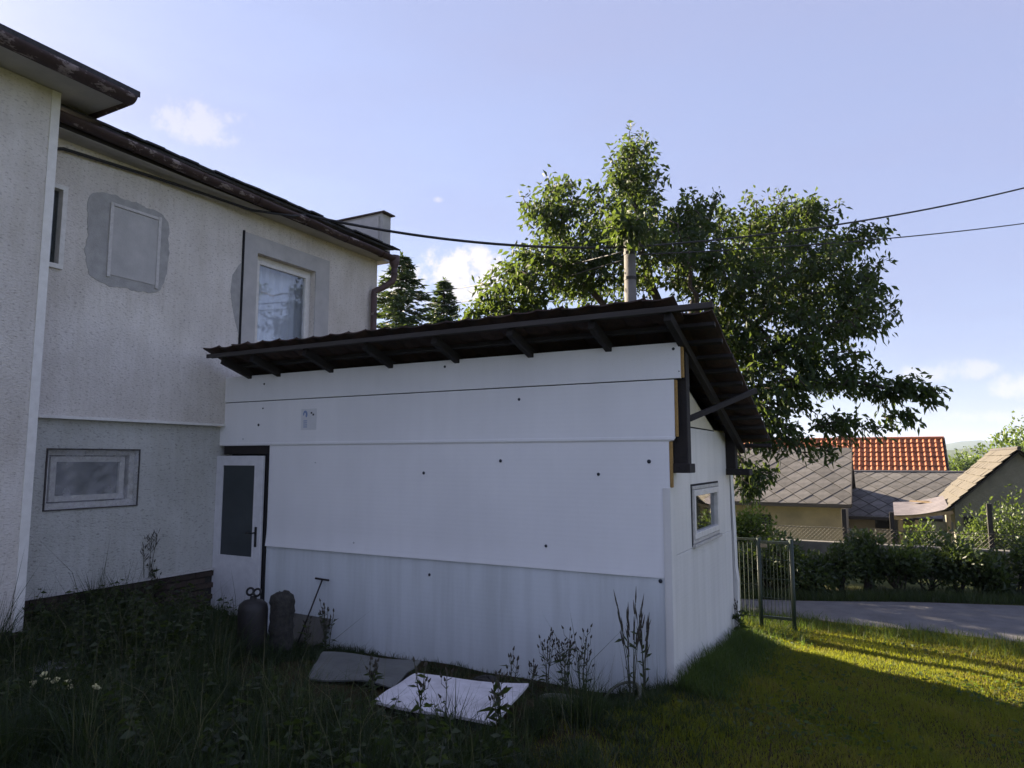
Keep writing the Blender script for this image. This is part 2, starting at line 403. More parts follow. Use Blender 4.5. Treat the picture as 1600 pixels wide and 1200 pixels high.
M['roughgable'] = plain('rough_grey_gable', (.22, .21, .165), (.15, .145, .115), 3, .95, .9, 22, bdist=.03)
M['mortarroof'] = plain('roof_underlay', (.05, .045, .042), None, 6, .95)
M['corrug'] = plain('pale_corrugated_sheet', (.21, .19, .195), (.13, .115, .12), 4, .5, .1, 30)
M['lightwood'] = plain('pale_wood', (.34, .25, .15), (.24, .17, .10), 9, .85, .3, 40)
M['stone'] = plain('pale_stone', (.24, .25, .24), (.15, .155, .15), 6, .9, .5, 30)
M['sticker'] = plain('white_sticker', (.70, .71, .73), (.66, .67, .69), 8, .5)
M['stickblue'] = plain('sticker_blue', (.16, .24, .46), (.28, .36, .55), 30, .5)
M['stickblack'] = plain('sticker_black', (.03, .03, .035), None, 30, .5)
M['cherry'] = leafmat('cherry_leaf', [(0, (.011, .024, .010)), (.5, (.020, .042, .014)), (.9, (.036, .062, .018)), (1, (.06, .085, .024))], .40, .62, (.18, .25, .03))
M['spruce'] = leafmat('spruce_needles', [(0, (.016, .034, .020)), (.7, (.032, .062, .030)), (1, (.060, .095, .035))], .15, .6)
M['hedge'] = leafmat('hedge_leaf', [(0, (.016, .027, .012)), (.6, (.028, .046, .018)), (1, (.055, .075, .026))], .25)
M['bush'] = leafmat('bush_leaf', [(0, (.022, .038, .014)), (.6, (.038, .06, .02)), (1, (.08, .105, .034))], .35)
M['farbush'] = leafmat('bright_tree_leaf', [(0, (.035, .06, .016)), (.6, (.06, .095, .022)), (1, (.10, .13, .032))], .4)
M['weedleaf'] = leafmat('weed_leaf', [(0, (.011, .019, .008)), (.8, (.024, .036, .014)), (1, (.045, .055, .02))], .3)
M['tallgrass'] = leafmat('rough_grass', [(0, (.007, .014, .006)), (.5, (.014, .026, .010)), (.85, (.030, .044, .016)), (1, (.10, .09, .045))], .3, .6, (.16, .24, .04))
M['straw'] = leafmat('dry_straw', [(0, (.07, .055, .022)), (1, (.16, .12, .055))], .3, .8, (.3, .24, .08))
M['dry'] = leafmat('dry_stalk', [(0, (.06, .06, .03)), (1, (.16, .14, .08))], .2, .7)
M['lawn'] = leafmat('lawn_grass', [(0, (.032, .052, .010)), (.40, (.068, .088, .013)), (.66, (.095, .090, .021)), (1, (.14, .096, .036))], .5, .6, (.48, .51, .022))
M['verge'] = leafmat('verge_grass', [(0, (.020, .036, .012)), (.6, (.036, .06, .017)), (1, (.065, .09, .024))], .38, .6, (.2, .3, .03))
M['hill'] = plain('wooded_hill', (.035, .055, .028), (.05, .075, .035), .02, 1)

# ------------------------------------------------------------------ terrain
def smooth01(t): t = np.clip(t, 0, 1); return t * t * (3 - 2 * t)
def gz(X, Y):
    X = np.asarray(X, dtype=float); Y = np.asarray(Y, dtype=float)
    xs = -1.7 + np.where(X > -1.7, np.minimum(X + 1.7, 8.0), 0)
    z = .35 - .0745 * np.clip(Y, -4, 9.5) - .104 * xs * (1 - smooth01((Y - 8.3) / 2.6))
    left = smooth01((-4.0 - X) / 3)
    z = z - left * smooth01((4.6 - Y) / 3) * .10
    z = z - .17 * smooth01((Y - 4.8) / 1.1) * smooth01((9.4 - Y) / .6) * smooth01((X + 7.3) / .8) * smooth01((-1.55 - X) / .7)   # worn hollow along the shed
    z = z - 1.7 * smooth01((Y - 16.0) / 4.5)
    z = z - .8 * smooth01((np.abs(X) - 12) / 30) - .8 * smooth01((Y - 22) / 25)
    near = np.exp(-((X / 14) ** 2 + ((Y - 4) / 12) ** 2)) * smooth01((10.2 - Y) / 1.0)
    z = z + near * (.018 * np.sin(2.1 * X + .7 * Y) + .014 * np.sin(3.7 * Y - 1.3 * X) + .01 * np.sin(6.1 * X + 4.3 * Y))
    return z
def g(x, y): return float(gz(x, y))
def atG(px, py):
    """ray against the terrain"""
    d = ray(px, py); t = 1.0
    for _ in range(6000):
        p = CAM + d * t
        if p.z < g(p.x, p.y): break
        t += .01
    return CAM + d * t
def axis_coords(lo, hi, step, far):
    c = list(np.arange(lo, hi + 1e-6, step)); s = step; a, b = lo, hi; A, B = [], []
    while b < far: s *= 1.35; b += s; B.append(b); a -= s; A.append(a)
    return np.array(A[::-1] + c + B)
def grid_mesh(xs, ys, zf):
    XX, YY = np.meshgrid(xs, ys); ZZ = zf(XX, YY)
    v = np.stack([XX.ravel(), YY.ravel(), ZZ.ravel()], 1); n = len(xs); m = len(ys)
    i = np.arange(n - 1)[None, :] + n * np.arange(m - 1)[:, None]; i = i.ravel()
    return v, np.stack([i, i + 1, i + n + 1, i + n], 1)
def groundmat():
    m, nt, N, L, P = newmat('soil_and_meadow'); P.inputs['Roughness'].default_value = 1; P.inputs['Specular IOR Level'].default_value = .1
    so = ramp(N, L, noise(N, L, 3.5, 6, .65), [(.3, (.050, .038, .016)), (.7, (.026, .021, .010))])
    me = ramp(N, L, noise(N, L, .6, 8, .7), [(.3, (.075, .105, .030)), (.7, (.12, .125, .045))])
    tc = N.new('ShaderNodeTexCoord'); mp = N.new('ShaderNodeMapping'); mp.inputs['Location'].default_value = (1.2 / 8, -6.2 / 7.5, 0); mp.inputs['Scale'].default_value = (1 / 8, 1 / 7.5, 0)
    L.new(tc.outputs['Object'], mp.inputs['Vector']); ln = N.new('ShaderNodeVectorMath'); ln.operation = 'LENGTH'; L.new(mp.outputs[0], ln.inputs[0])
    mr = N.new('ShaderNodeMapRange'); mr.inputs['From Min'].default_value = 1.0; mr.inputs['From Max'].default_value = 1.25; L.new(ln.outputs['Value'], mr.inputs['Value'])
    L.new(mixc(N, L, mr.outputs[0], so, me), P.inputs['Base Color']); bump(N, L, P, noise(N, L, 45, 4, .6), .7, .01); return m
M['soil'] = groundmat()
ground = mk('ground', grid_mesh(axis_coords(-12, 8, .2, 2600), axis_coords(-4, 24, .2, 2600), gz), M['soil'], smooth=True, kind='structure')

# road: a narrow asphalt lane behind the shed, edges from the photograph
n0, n1 = atG(1250, 966), atG(1600, 1006); f0, f1 = atG(1250, 939), atG(1600, 945)
def near_edge(x): return n0.y + (n1.y - n0.y) / (n1.x - n0.x) * (x - n0.x) + .05 * math.sin(2.3 * x) + .03 * math.sin(5.1 * x)
def far_edge(x): return f0.y + (f1.y - f0.y) / (f1.x - f0.x) * (x - f0.x) + .05 * math.sin(1.9 * x + 1)
print('ROAD', n0, n1, f0, f1)
def build_road():
    xs = np.arange(-30, 30.01, .25); k = 14; v = []
    for x in xs:
        a, b = near_edge(x), far_edge(x)
        for j in range(k + 1):
            y = a + (b - a) * j / k; crown = .03 * (1 - (2 * j / k - 1) ** 2)
            v.append((x, y, g(x, y) + (.022 + crown if 0 < j < k else -.02)))
    v = np.array(v); n = k + 1; i = (np.arange(len(xs) - 1)[:, None] * n + np.arange(k)[None, :]).ravel()
    mk('road', (v, np.stack([i, i + n, i + n + 1, i + 1], 1)), M['asphalt'], smooth=True, kind='structure')
build_road()

# ------------------------------------------------------------------ the house
XB, XU, XL = -7.0, -7.485, -7.561        # faces of the near block, the upper storey and the lower storey
YB, YE = 3.65, 9.13                      # end of near block, end of the long block
ZT = 2.44                                # underside of the upper storey
ZP = .62                                 # top of the plinth
house = empty('house', (-9, 6, 0), 'two-storey grey roughcast house with peeling brown gutters and patched walls', 'house')
def build_house():
    # near block
    mk('wall', box(-13.5, XB, -7, YB, .46, 5.58), M['plaster'], house, bevel=.01)
    mk('corner_trim', box(XB - .03, XB + .012, YB - .075, YB + .008, .44, 5.575), M['trim'], house, bevel=.004)
    mk('soffit', box(-7.6, -6.56, -7, YB + .44, 5.58, 5.62), M['soffit'], house)
    mk('roof', prism([(-6.5, -7.2, 5.64), (-6.5, YB + .5, 5.64), (-10, YB - .6, 6.15), (-10, -7.2, 6.15)], (0, 0, .06)), M['felt'], house)
    mk('fascia', box(-6.6, -6.565, -7, YB + .43, 5.60, 5.68), M['timber'], house)
    mk('gutter', gutter([(-6.535, -7, 5.635), (-6.535, YB + .43, 5.62), (-8.2, YB + .43, 5.635)], .088), M['gutter'], house, smooth=True)
    # long block: upper storey with its window openings
    W1 = (6.58, 7.68, 3.50, 4.80); W0 = (YB + .06, 4.0, 3.97, 4.80)
    mk('upper_wall', wall_holes('x', XU, .45, YB - .2, YE, ZT, 5.34, [W1, W0]), M['plaster'], house)
    mk('end_wall', box(-13.5, XU - .452, YE - .4, YE, -.3, 5.6), M['plaster'], house)
    mk('ledge_trim', box(XU - .3, XU + .022, YB - .1, 6.155, ZT - .035, ZT - .002), M['trim'], house, bevel=.004)
    # lower storey
    WL_ = (4.07, 5.06, 1.475, 2.09)
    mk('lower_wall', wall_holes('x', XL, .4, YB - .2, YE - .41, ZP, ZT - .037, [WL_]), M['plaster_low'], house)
    # eaves of the long block
    mk('soffit', box(-8.0, -7.24, YB + .02, YE - .02, 5.341, 5.37), M['soffit'], house)
    mk('fascia', box(-7.26, -7.235, YB + .02, YE + .02, 5.345, 5.46), M['timber'], house)
    mk('roof', prism([(-7.16, YB + .52, 5.48), (-7.16, YE + .02, 5.48), (-13.5, YE + .02, 6.75), (-13.5, YB + .52, 6.75)], (0, 0, .03)), M['felt'], house)
    # edge shingles, piece by piece
    y = YB + .06; k = 0; me = None
    while y < YE - .05:
        v = box(-.17, .17, -.118, .118, 0, .022); 
        if me is None:
            o = mk('shingle', ([Vector(p) + Vector((-7.29, y + .12, 5.545)) for p in v[0]], v[1]), M['felt'], house, loc=(-7.29, y + .12, 5.545), bevel=.004); me = o.data
        else:
            o = share('shingle', me, (-7.29 + random.uniform(-.02, .015), y + .12, 5.545 + random.uniform(-.004, .008)), house)
        o.rotation_euler = (random.uniform(-.03, .03), R(11.3) + random.uniform(-.03, .03), random.uniform(-.05, .05))
        y += .232; k += 1
    gp = [(-7.17, YB + .03, 5.455), (-7.17, YB + .46, 5.452)] + [(-7.17 + .008 * math.sin(i * 1.7), YB + .46 + i * .62, 5.452 - .010 * i + .008 * math.sin(i * 2.9)) for i in range(1, 8)] + [(-7.17, YE + .10, 5.365)]
    gt = mk('gutter', gutter(gp, .078), M['gutter'], house, smooth=True)
    for yy in np.arange(YB + .9, YE, .86):
        z = 5.452 - .087 * (yy - YB - .46) / (YE - YB - .36)
        mk('gutter_strap', gutter([(-7.17, yy - .018, z), (-7.17, yy + .018, z)], .084), M['gutter'], gt)
    # outlet and downpipe
    mk('gutter_outlet', join(lathe((-7.17, YE + .06, 5.13), [(.042, 0), (.05, .06), (.085, .14), (.09, .27)], 14)), M['pipe'], gt, smooth=True)
    xw = XU + .085
    dp = [(-7.17, YE + .06, 5.18), (-7.17, YE + .06, 5.04), (-7.19, YE + .045, 4.96), (-7.30, YE - .07, 4.84), (xw - .02, YE - .15, 4.77), (xw, YE - .17, 4.68), (xw, YE - .17, 3.0), (xw, YE - .17, .2)]
    pp = mk('downpipe', tube(dp, .052, 14), M['pipe'], house, smooth=True)
    for z in (4.36, 3.3, 1.8): mk('pipe_clamp', lathe((xw, YE - .17, z), [(.058, 0), (.058, .035)], 14), M['gutter'], pp)
    mk('pipe_clamp', tube([(-7.17, YE + .06, 5.06), (-7.17, YE + .06, 5.10)], .058, 14), M['gutter'], pp)
    # fire wall standing above the roof at the far end, with its sheet cap
    fw = mk('parapet', prism([(-7.40, YE + .0, 5.35), (-7.40, YE + .0, 6.17), (-10.5, YE + .0, 6.17), (-10.5, YE + .0, 5.35)], (0, .22, 0)), M['smooth'], house, bevel=.008)
    mk('cap', prism([(-7.33, YE - .045, 6.172), (-7.33, YE + .265, 6.172), (-10.5, YE + .265, 6.172), (-10.5, YE - .045, 6.172)], (0, 0, .022)), M['gutter'], fw)
    mk('flashing', box(-10.4, -7.46, YE - .03, YE - .004, 5.4, 6.12), M['smooth'], fw)
    # plain render surround of the upper window
    mk('window_surround', wall_holes('x', XU + .014, .02, 6.345, 7.975, 3.2, 5.04, [(6.575, 7.685, 3.5, 4.802)]), M['smooth'], house, bevel=.004)
    mk('surround_joint', box(XU - .01, XU + .02, 6.318, 6.343, 3.2, 5.05), M['blackfoam'], house)
    mk('plaster_patch', prism([(XU - .005, *p) for p in [(6.33, 4.62), (6.27, 4.55), (6.18, 4.40), (6.16, 4.18), (6.2, 3.98), (6.25, 3.8), (6.32, 3.62), (6.333, 3.7)]], (.009, 0, 0)), M['patch'], house)
    w = mk('window', frame_x(XU - .09, .07, *W1, .055), M['wframe'], house, bevel=.004)
    mk('sash', frame_x(XU - .075, .06, 6.64, 7.62, 3.56, 4.74, .055), M['wframe'], w, bevel=.005)
    mk('pane', box(XU - .112, XU - .104, 6.69, 7.57, 3.61, 4.69), M['glass'], w)
    cv = []; cf = []
    for i in range(61):
        yy = 6.4 + 1.5 * i / 60; xx = XU - .27 + .035 * math.sin(i * 1.15) + .015 * math.sin(i * .37)
        cv += [Vector((xx, yy, 3.3)), Vector((xx, yy, 4.95))]
    cf = [(2 * i, 2 * i + 2, 2 * i + 3, 2 * i + 1) for i in range(60)]
    mk('curtain', (cv, cf), M['curtain'], w, smooth=True)
    mk('room', join(box(XU - 1.6, XU - 1.58, 5.9, 8.3, 3.2, 5.1), box(XU - 1.6, XU - .46, 5.88, 5.9, 3.2, 5.1), box(XU - 1.6, XU - .46, 8.3, 8.32, 3.2, 5.1), box(XU - 1.6, XU - .46, 5.9, 8.3, 5.1, 5.12)), M['curtain'], w)
    # walled-up window: cement patch with the old frame lines standing proud
    rr = random.Random(3)
    def wob(a): return .022 * math.sin(3 * a + 1) + .016 * math.sin(7 * a + 2.2) + .012 * math.sin(13 * a + .4) + .008 * math.sin(29 * a)
    pts = []
    for i in range(150):
        a = 2 * math.pi * i / 150; ca, sa = math.cos(a), math.sin(a)
        sx = .46 + (.05 if ca < 0 else 0); k = 1 / max(abs(ca) ** 5 + abs(sa) ** 5, 1e-6) ** .2
        pts.append((XU - .005, 4.775 + sx * ca * k * (1 + wob(a) + rr.uniform(-.008, .008)), 4.42 + .51 * sa * k * (1 + wob(a + 2) + rr.uniform(-.008, .008))))
    pt = mk('plaster_patch', prism(pts, (.010, 0, 0)), M['patch'], house)
    mk('filled_opening', box(XU, XU + .012, 4.545, 5.085, 4.02, 4.80), M['smooth'], pt)
    for b in (box(XU, XU + .022, 4.505, 4.545, 3.99, 4.84), box(XU, XU + .022, 5.085, 5.125, 3.98, 4.85), box(XU, XU + .021, 4.546, 5.084, 4.805, 4.84)):
        mk('frame_strip', b, M['strip'], pt, bevel=.006)
    # narrow window in the inner corner
    w = mk('window', frame_x(XU + .03, .09, W0[0] - .04, W0[1] + .04, W0[2] - .02, W0[3] + .04, .05), M['wframe'], house, bevel=.004)
    mk('sash', box(XU - .05, XU - .01, W0[0], W0[0] + .2, W0[2], W0[3]), M['wframe'], w)
    mk('pane', box(XU - .06, XU - .052, W0[0], W0[1], W0[2], W0[3]), M['glass_dim'], w)
    mk('room', box(XU - .4, XU - .3, YB - .15, 4.1, 3.9, 4.9), M['dark'], w)
    # basement window under a sheet of plastic film
    w = mk('window', frame_x(XL - .07, .07, *WL_, .06), M['wframe_old'], house, bevel=.004)
    mk('sash', frame_x(XL - .055, .06, 4.14, 4.94, 1.55, 2.02, .06), M['wframe_old'], w, bevel=.005)
    mk('pane', box(XL - .095, XL - .088, 4.19, 4.89, 1.60, 1.97), M['glass_dim'], w)
    mk('room', box(XL - .5, XL - .41, 4.0, 5.2, 1.4, 2.15), M['dark'], w)
    mk('batten', frame_x(XL + .016, .015, WL_[0] - .012, WL_[1] + .012, WL_[2] - .012, WL_[3] + .012, .012), M['timber_grey'], w)
    nx, nz = 30, 20; fv = []; ff = []
    for j in range(nz + 1):
        for i in range(nx + 1):
            u, s = i / nx, j / nz; e = min(u, 1 - u, s, 1 - s)
            d = .05 * min(1, e * 6) + .012 * math.sin(19 * u + 7 * s) * min(1, e * 5) + .008 * math.sin(40 * u - 25 * s) * min(1, e * 9)
            fv.append(Vector((XL + .008 - d, WL_[0] + (WL_[1] - WL_[0]) * u, WL_[2] + (WL_[3] - WL_[2]) * s)))
    ff = [(j * (nx + 1) + i, j * (nx + 1) + i + 1, (j + 1) * (nx + 1) + i + 1, (j + 1) * (nx + 1) + i) for j in range(nz) for i in range(nx)]
    fm, nt, N, L, P = newmat('plastic_film'); P.inputs['Base Color'].default_value = (.6, .6, .62, 1); P.inputs['Roughness'].default_value = .25
    tr = N.new('ShaderNodeBsdfTransparent'); mx = N.new('ShaderNodeMixShader')
    L.new(ramp(N, L, noise(N, L, 4, 4, .6), [(.35, (.16, .16, .16)), (.7, (.5, .5, .5))]), mx.inputs[0])
    L.new(tr.outputs[0], mx.inputs[1]); L.new(P.outputs[0], mx.inputs[2]); L.new(mx.outputs[0], N['Material Output'].inputs['Surface'])
    mk('plastic_film', (fv, ff), fm, w, smooth=True)
    # plinth of dark bricks, laid piece by piece
    pl = mk('plinth', box(-13.4, XL + .004, YB - .2, YE - .42, -.6, ZP - .012), M['mortar'], house)
    mk('plinth_trim', box(XL - .05, XL + .045, YB + .012, 6.14, ZP - .010, ZP + .012), M['strip'], house)
    me = None; r = 0; z = ZP - .05
    while z > -.02:
        y = YB + .06 + (.14 if r % 2 else 0)
        while y < 6.0:
            wd = .27
            loc = (XL + .016 + random.uniform(-.006, .008), y + .135, z)
            if me is None:
                b = box(-.02, .02, -.13, .13, -.03, .03); o = mk('brick', ([Vector(p) + Vector(loc) for p in b[0]], b[1]), M['brick'], pl, loc=loc, bevel=.006); me = o.data; md = o
            else:
                o = share('brick', me, loc, pl, (random.uniform(-.02, .02), 0, random.uniform(-.02, .02)))
            y += wd
        z -= .072; r += 1
    pl2 = mk('plinth', box(-13.4, XB - .02, -7, YB - .02, -.6, .452), M['mortar'], house)
    for rr_ in range(7):
        z = .415 - .072 * rr_
        for i in range(5):
            loc = (XB - .004 + random.uniform(-.006, .006), YB - .16 - .275 * i - (.13 if rr_ % 2 else 0), z)
            share('brick', me, loc, pl2)
    # service cable clipped under the eaves
    se = atX(478, 336, -7.14)
    cp = [(XB - .1, YB + .03, 5.12), (XB - .38, YB + .14, 5.14), (XU + .05, YB + .30, 5.22), (XU + .06, 5.0, 5.285), (XU + .12, 5.9, 5.30), (-7.30, 6.3, 5.29), (-7.08, 6.8, 5.33), tuple(se)]
    mk('service_cable', tube(cp, .017, 8), M['cable'], house, smooth=True)
build_house()

# ------------------------------------------------------------------ the shed
YF = 6.16; XS = -1.709
shed = empty('shed', (-4.5, 7.6, 0), 'lean-to shed clad in white sandwich panels under a clay-tiled roof', 'shed')
RS = .33                                              # fall of the roof per metre going back
def roofz(y): return 3.27 - RS * (y - 5.7)           # top of the battens
def screw(panel, pts, y):
    for (px, py, r) in pts:
        p = atY(px, py, y); v = lathe((0, 0, 0), [(r, 0), (r * .9, .004), (r * .45, .007), (r * .4, .012)], 10)
        mk('screw', ([Vector((p.x + q.x, y - q.z, p.z + q.y)) for q in v[0]], v[1]), M['screw'], panel, loc=(p.x, y, p.z))
def bowed(x0, x1, y, z0, z1, t, lip, dent, seed):
    """sandwich panel whose sheet is a little dented and bows out towards its lower edge"""
    rr = random.Random(seed); ph = [rr.uniform(0, 6.28) for _ in range(6)]; nx, nz = 60, 24; V, Fc = [], []
    for j in range(nz + 1):
        for i in range(nx + 1):
            u, w = i / nx, j / nz; x = x0 + (x1 - x0) * u; z = z0 + (z1 - z0) * w
            d = dent * (math.sin(2.1 * x + 1.3 * z + ph[0]) + .7 * math.sin(3.7 * x - 2.9 * z + ph[1]) + .5 * math.sin(7.3 * x + 4.1 * z + ph[2])) - lip * max(0, 1 - w * (z1 - z0) / .22) ** 1.7 * (.75 + .25 * math.sin(1.1 * x + ph[3])) * min(1, max(0, (x1 - .07 - x) / .5))
            V.append(Vector((x, y + d, z)))
    w = nx + 1; m = len(V); V += [Vector((p.x, y + t, p.z)) for p in V]
    for j in range(nz):
        for i in range(nx):
            q = (j * w + i, j * w + i + 1, (j + 1) * w + i + 1, (j + 1) * w + i); Fc.append(q); Fc.append(tuple(k + m for k in q[::-1]))
    E = [(i + 1, i) for i in range(nx)] + [((j + 1) * w + nx, j * w + nx) for j in range(nz)] + [(nz * w + i, nz * w + i + 1) for i in range(nx)] + [(j * w, (j + 1) * w) for j in range(nz)]
    Fc += [(a, b, b + m, a + m) for a, b in E]
    return V, Fc
def build_shed():
    core = 'sandwich_panel'
    # front panels, each its own slab with exposed foam at the end
    p1 = mk(core, box(-7.50, -1.585, YF - .012, YF + .028, 2.712, 3.036), M['panel'], shed, bevel=.004)
    mk('foam_edge', box(-1.5845, -1.56, YF - .004, YF + .026, 2.716, 3.03), M['foam'], p1, bevel=.006)
    screw(p1, [(413, 600, .013), (695, 573, .014), (1052, 545, .014), (1061, 540, .005), (1061, 580, .006)], YF - .0125)
    prof = [(-7.497, 2.70), (-7.497, 2.462), (-7.557, 2.462), (-7.557, 2.160), (-1.672, 2.160), (-1.655, 2.182), (-1.652, 2.70)]
    p2 = mk(core, prism([(x, YF + .02, z) for x, z in prof], (0, -.022, 0)), M['panel'], shed, bevel=.003)
    mk('panel_lip', box(-7.55, -1.674, YF - .009, YF - .0025, 2.163, 2.192), M['panel'], p2, bevel=.003)
    mk('foam_edge', box(-1.6515, -1.625, YF + .002, YF + .03, 2.19, 2.70), M['foam'], p2, bevel=.006)
    mk('panel_seam', box(-7.49, -1.60, YF + .004, YF + .012, 2.701, 2.711), M['blackfoam'], p2)
    screw(p2, [(411, 638, .009), (404, 664, .017), (811, 624, .015), (380, 686, .006)], YF - .0025)
    p3 = mk(core, bowed(-6.672, -1.712, YF + .008, .948, 2.157, .042, .022, .0009, 1), M['panel'], shed)
    mk('foam_edge', box(-1.7115, -1.684, YF + .012, YF + .045, 1.74, 2.150), M['foam'], p3, bevel=.006)
    screw(p3, [(493, 723, .005), (782, 720, .017), (662, 739, .017), (935, 741, .016), (1014, 721, .019), (853, 853, .015), (553, 848, .008)], YF + .0045)
    p4 = mk(core, bowed(-6.672, -1.76, YF + .016, -.17, .957, .04, 0, .0016, 2), M['panel_dirty'], shed)
    screw(p4, [(671, 898, .016), (1032, 908, .019)], YF + .0105)
    # corner flashing and side cladding
    fl = mk('corner_flashing', join(box(-1.775, XS - .001, YF - .001, YF + .003, -.15, 1.735), box(XS - .006, XS + .001, YF + .0045, YF + .16, -.15, 1.735)), M['panel_side'], shed)
    WS = (6.93, 8.13, 1.165, 1.725)
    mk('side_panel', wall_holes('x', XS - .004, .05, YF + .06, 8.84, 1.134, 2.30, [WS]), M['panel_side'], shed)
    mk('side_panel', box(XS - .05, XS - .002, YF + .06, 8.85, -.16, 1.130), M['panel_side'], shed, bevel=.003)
    def rz(y): return roofz(y) - .20
    mk('gable_panel', prism([(XS - .045, 6.55, 2.315), (XS - .045, 8.80, 2.315), (XS - .045, 8.80, rz(8.8) + .02), (XS - .045, 6.55, rz(6.55) + .02)], (.038, 0, 0)), M['cream'], shed)
    mk('gable_seam', box(XS - .03, XS - .01, 6.55, 8.8, 2.302, 2.313), M['blackfoam'], shed)
    mk('black_gap', box(XS - .06, XS - .02, 8.842, 8.90, -.12, 1.95), M['blackfoam'], shed)
    st = []
    for i in range(13):
        z = -.12 + 1.95 * i / 12; o = .012 * math.sin(z * 2.2) + (.018 if z < .6 else 0)
        st.append((z, o))
    V = []; Fc = []
    for z, o in st: V += [Vector((XS + .012 + o, 8.872 + o, z)), Vector((XS + .022 + o, 8.99, z)), Vector((XS - .06, 8.99, z)), Vector((XS - .06, 8.90, z))]
    for i in range(12):
        for k in range(4): Fc.append((4 * i + k, 4 * i + (k + 1) % 4, 4 * i + 4 + (k + 1) % 4, 4 * i + 4 + k))
    Fc += [(3, 2, 1, 0), (48, 49, 50, 51)]
    mk('corner_strip', (V, Fc), M['panel_side'], shed)
    # side window
    w = mk('window', frame_x(XS + .012, .06, WS[0] - .0, WS[1], WS[2], WS[3], .035), M['wframe_old'], shed, bevel=.004)
    mk('joint', frame_x(XS + .002, .05, WS[0] - .02, WS[1] + .02, WS[2] - .02, WS[3] + .02, .02), M['blackfoam'], w)
    mk('sash', frame_x(XS + .02, .05, WS[0] + .04, WS[1] - .04, WS[2] + .04, WS[3] - .04, .06), M['wframe'], w, bevel=.005)
    mk('pane', box(XS - .03, XS - .022, WS[0] + .09, WS[1] - .09, WS[2] + .09, WS[3] - .09), M['glass_dim'], w)
    mk('sill', box(XS - .02, XS + .035, WS[0] - .01, WS[1] + .01, WS[2] - .035, WS[2] - .003), M['wframe_old'], w, bevel=.004)
    mk('room', join(box(-3.4, -3.38, 6.3, 8.8, .6, 2.3), box(-3.4, -1.8, 8.7, 8.72, .6, 2.3), box(-3.4, -1.8, 6.28, 6.3, .6, 2.3)), M['dark'], w)
    mk('back_wall', box(-7.5, -1.77, 8.86, 8.98, -.2, 2.12), M['panel_side'], shed)
    # timber frame that shows
    po = mk('post', box(-1.695, -1.56, 6.24, 6.36, 1.93, 3.02), M['timber'], shed, bevel=.006)
    mk('post_block', box(-1.705, -1.535, 6.19, 6.39, 1.87, 1.952), M['timber'], po, bevel=.006)
    mk('board', box(-1.70, -1.665, 6.40, 6.56, 2.25, 3.0), M['timber_red'], shed, bevel=.004)
    po = mk('post', box(-1.76, -1.60, 8.66, 8.80, 1.86, 2.30), M['timber'], shed, bevel=.006)
    mk('post_block', box(-1.75, -1.44, 8.64, 8.86, 1.80, 1.875), M['timber'], po, bevel=.006)
    mk('brace', beam((-1.64, 6.62, 2.37), (-1.17, 7.56, 2.70), .04, .055), M['timber'], shed, bevel=.006)
    mk('wall_plate', box(-7.4, -1.64, 6.24, 6.36, 2.87, 2.99), M['timber'], shed)
    mk('lintel', box(-7.5, -6.60, YF + .02, YF + .11, 2.05, 2.157), M['timber'], shed, bevel=.005)
    # rafters
    for x in (-7.04, -6.54, -5.69, -4.82, -3.95, -3.08, -2.26, -1.57):
        y0, y1 = 5.71 + random.uniform(-.02, .02), 9.0; dz = .082
        mk('rafter', beam((x, y0, roofz(y0) - dz), (x + random.uniform(-.015, .015), y1, roofz(y1) - dz), .065, .085), M['timber'], shed, bevel=.006)
    # battens and tiles
    n = 11; gauge = 3.30 / n
    for r in range(n + 1):
        y = 5.72 + gauge * r
        x1 = -1.22 + random.uniform(-.03, .02)
        if r == 0: x1 = -1.19
        mk('batten', beam((-7.25, y, roofz(y) - .022), (x1, y, roofz(y) - .022), .05, .035, up=(0, RS, 1)), M['timber_grey'] if r == 0 else M['timber'], shed)
    mk('eave_board', beam((-7.25, 5.665, roofz(5.7) - .035), (-1.185, 5.665, roofz(5.7) - .03), .022, .048), M['timber_grey'], shed, bevel=.003)
    # one clay tile: waved pan with rolled side and turned lip, 12 columns
    TW, TL = .25, gauge + .07; cols = 8; V = []; Fc = []
    for t in (0, -.014):
        for j, yy in enumerate((0, TL)):
            for i in range(cols + 1):
                u = i / cols; zz = .008 * math.cos(2 * math.pi * u) + (.012 if u > .88 else 0)
                V.append(Vector(((u - .5) * (TW + .02), yy, zz + t)))
    c = cols + 1
    for i in range(cols):
        Fc.append((i, i + 1, c + i + 1, c + i)); Fc.append((2 * c + i, 3 * c + i, 3 * c + i + 1, 2 * c + i + 1))
        Fc.append((i, 2 * c + i, 2 * c + i + 1, i + 1)); Fc.append((c + i, c + i + 1, 3 * c + i + 1, 3 * c + i))
    Fc += [(0, c, 3 * c, 2 * c), (cols, 2 * c + cols, 3 * c + cols, c + cols)]
    me = bpy.data.meshes.new('roof_tile'); me.from_pydata(V, [], Fc); me.materials.append(M['tile'])
    ang = -math.atan(RS)
    for r in range(n):
        y = 5.62 + gauge * r
        for k in range(26):
            x = -7.25 + TW * (k + .5)
            if x > -1.2: break
            if r == 0 and x > -1.42: continue
            # tiles lap over the next lower row: the front of each lies on the batten, the tail on the tile behind
            yy = y + random.uniform(-.012, .012)
            share('roof_tile', me, (x + random.uniform(-.006, .006), yy, roofz(yy) + .034 + random.uniform(-.006, .010)), shed,
                  (ang - .05 + random.uniform(-.015, .015), random.uniform(-.02, .02), random.uniform(-.02, .02)))
    # door standing in the opening next to the house
    d = mk('door', wall_holes('y', YF - .035, -.04, -7.56, -6.735, .015, 2.03, [(-7.44, -6.865, .80, 1.915)]), M['door'], shed, bevel=.004)
    mk('glass_panel', box(-7.445, -6.86, YF - .018, YF - .010, .795, 1.92), M['doorglass'], d)
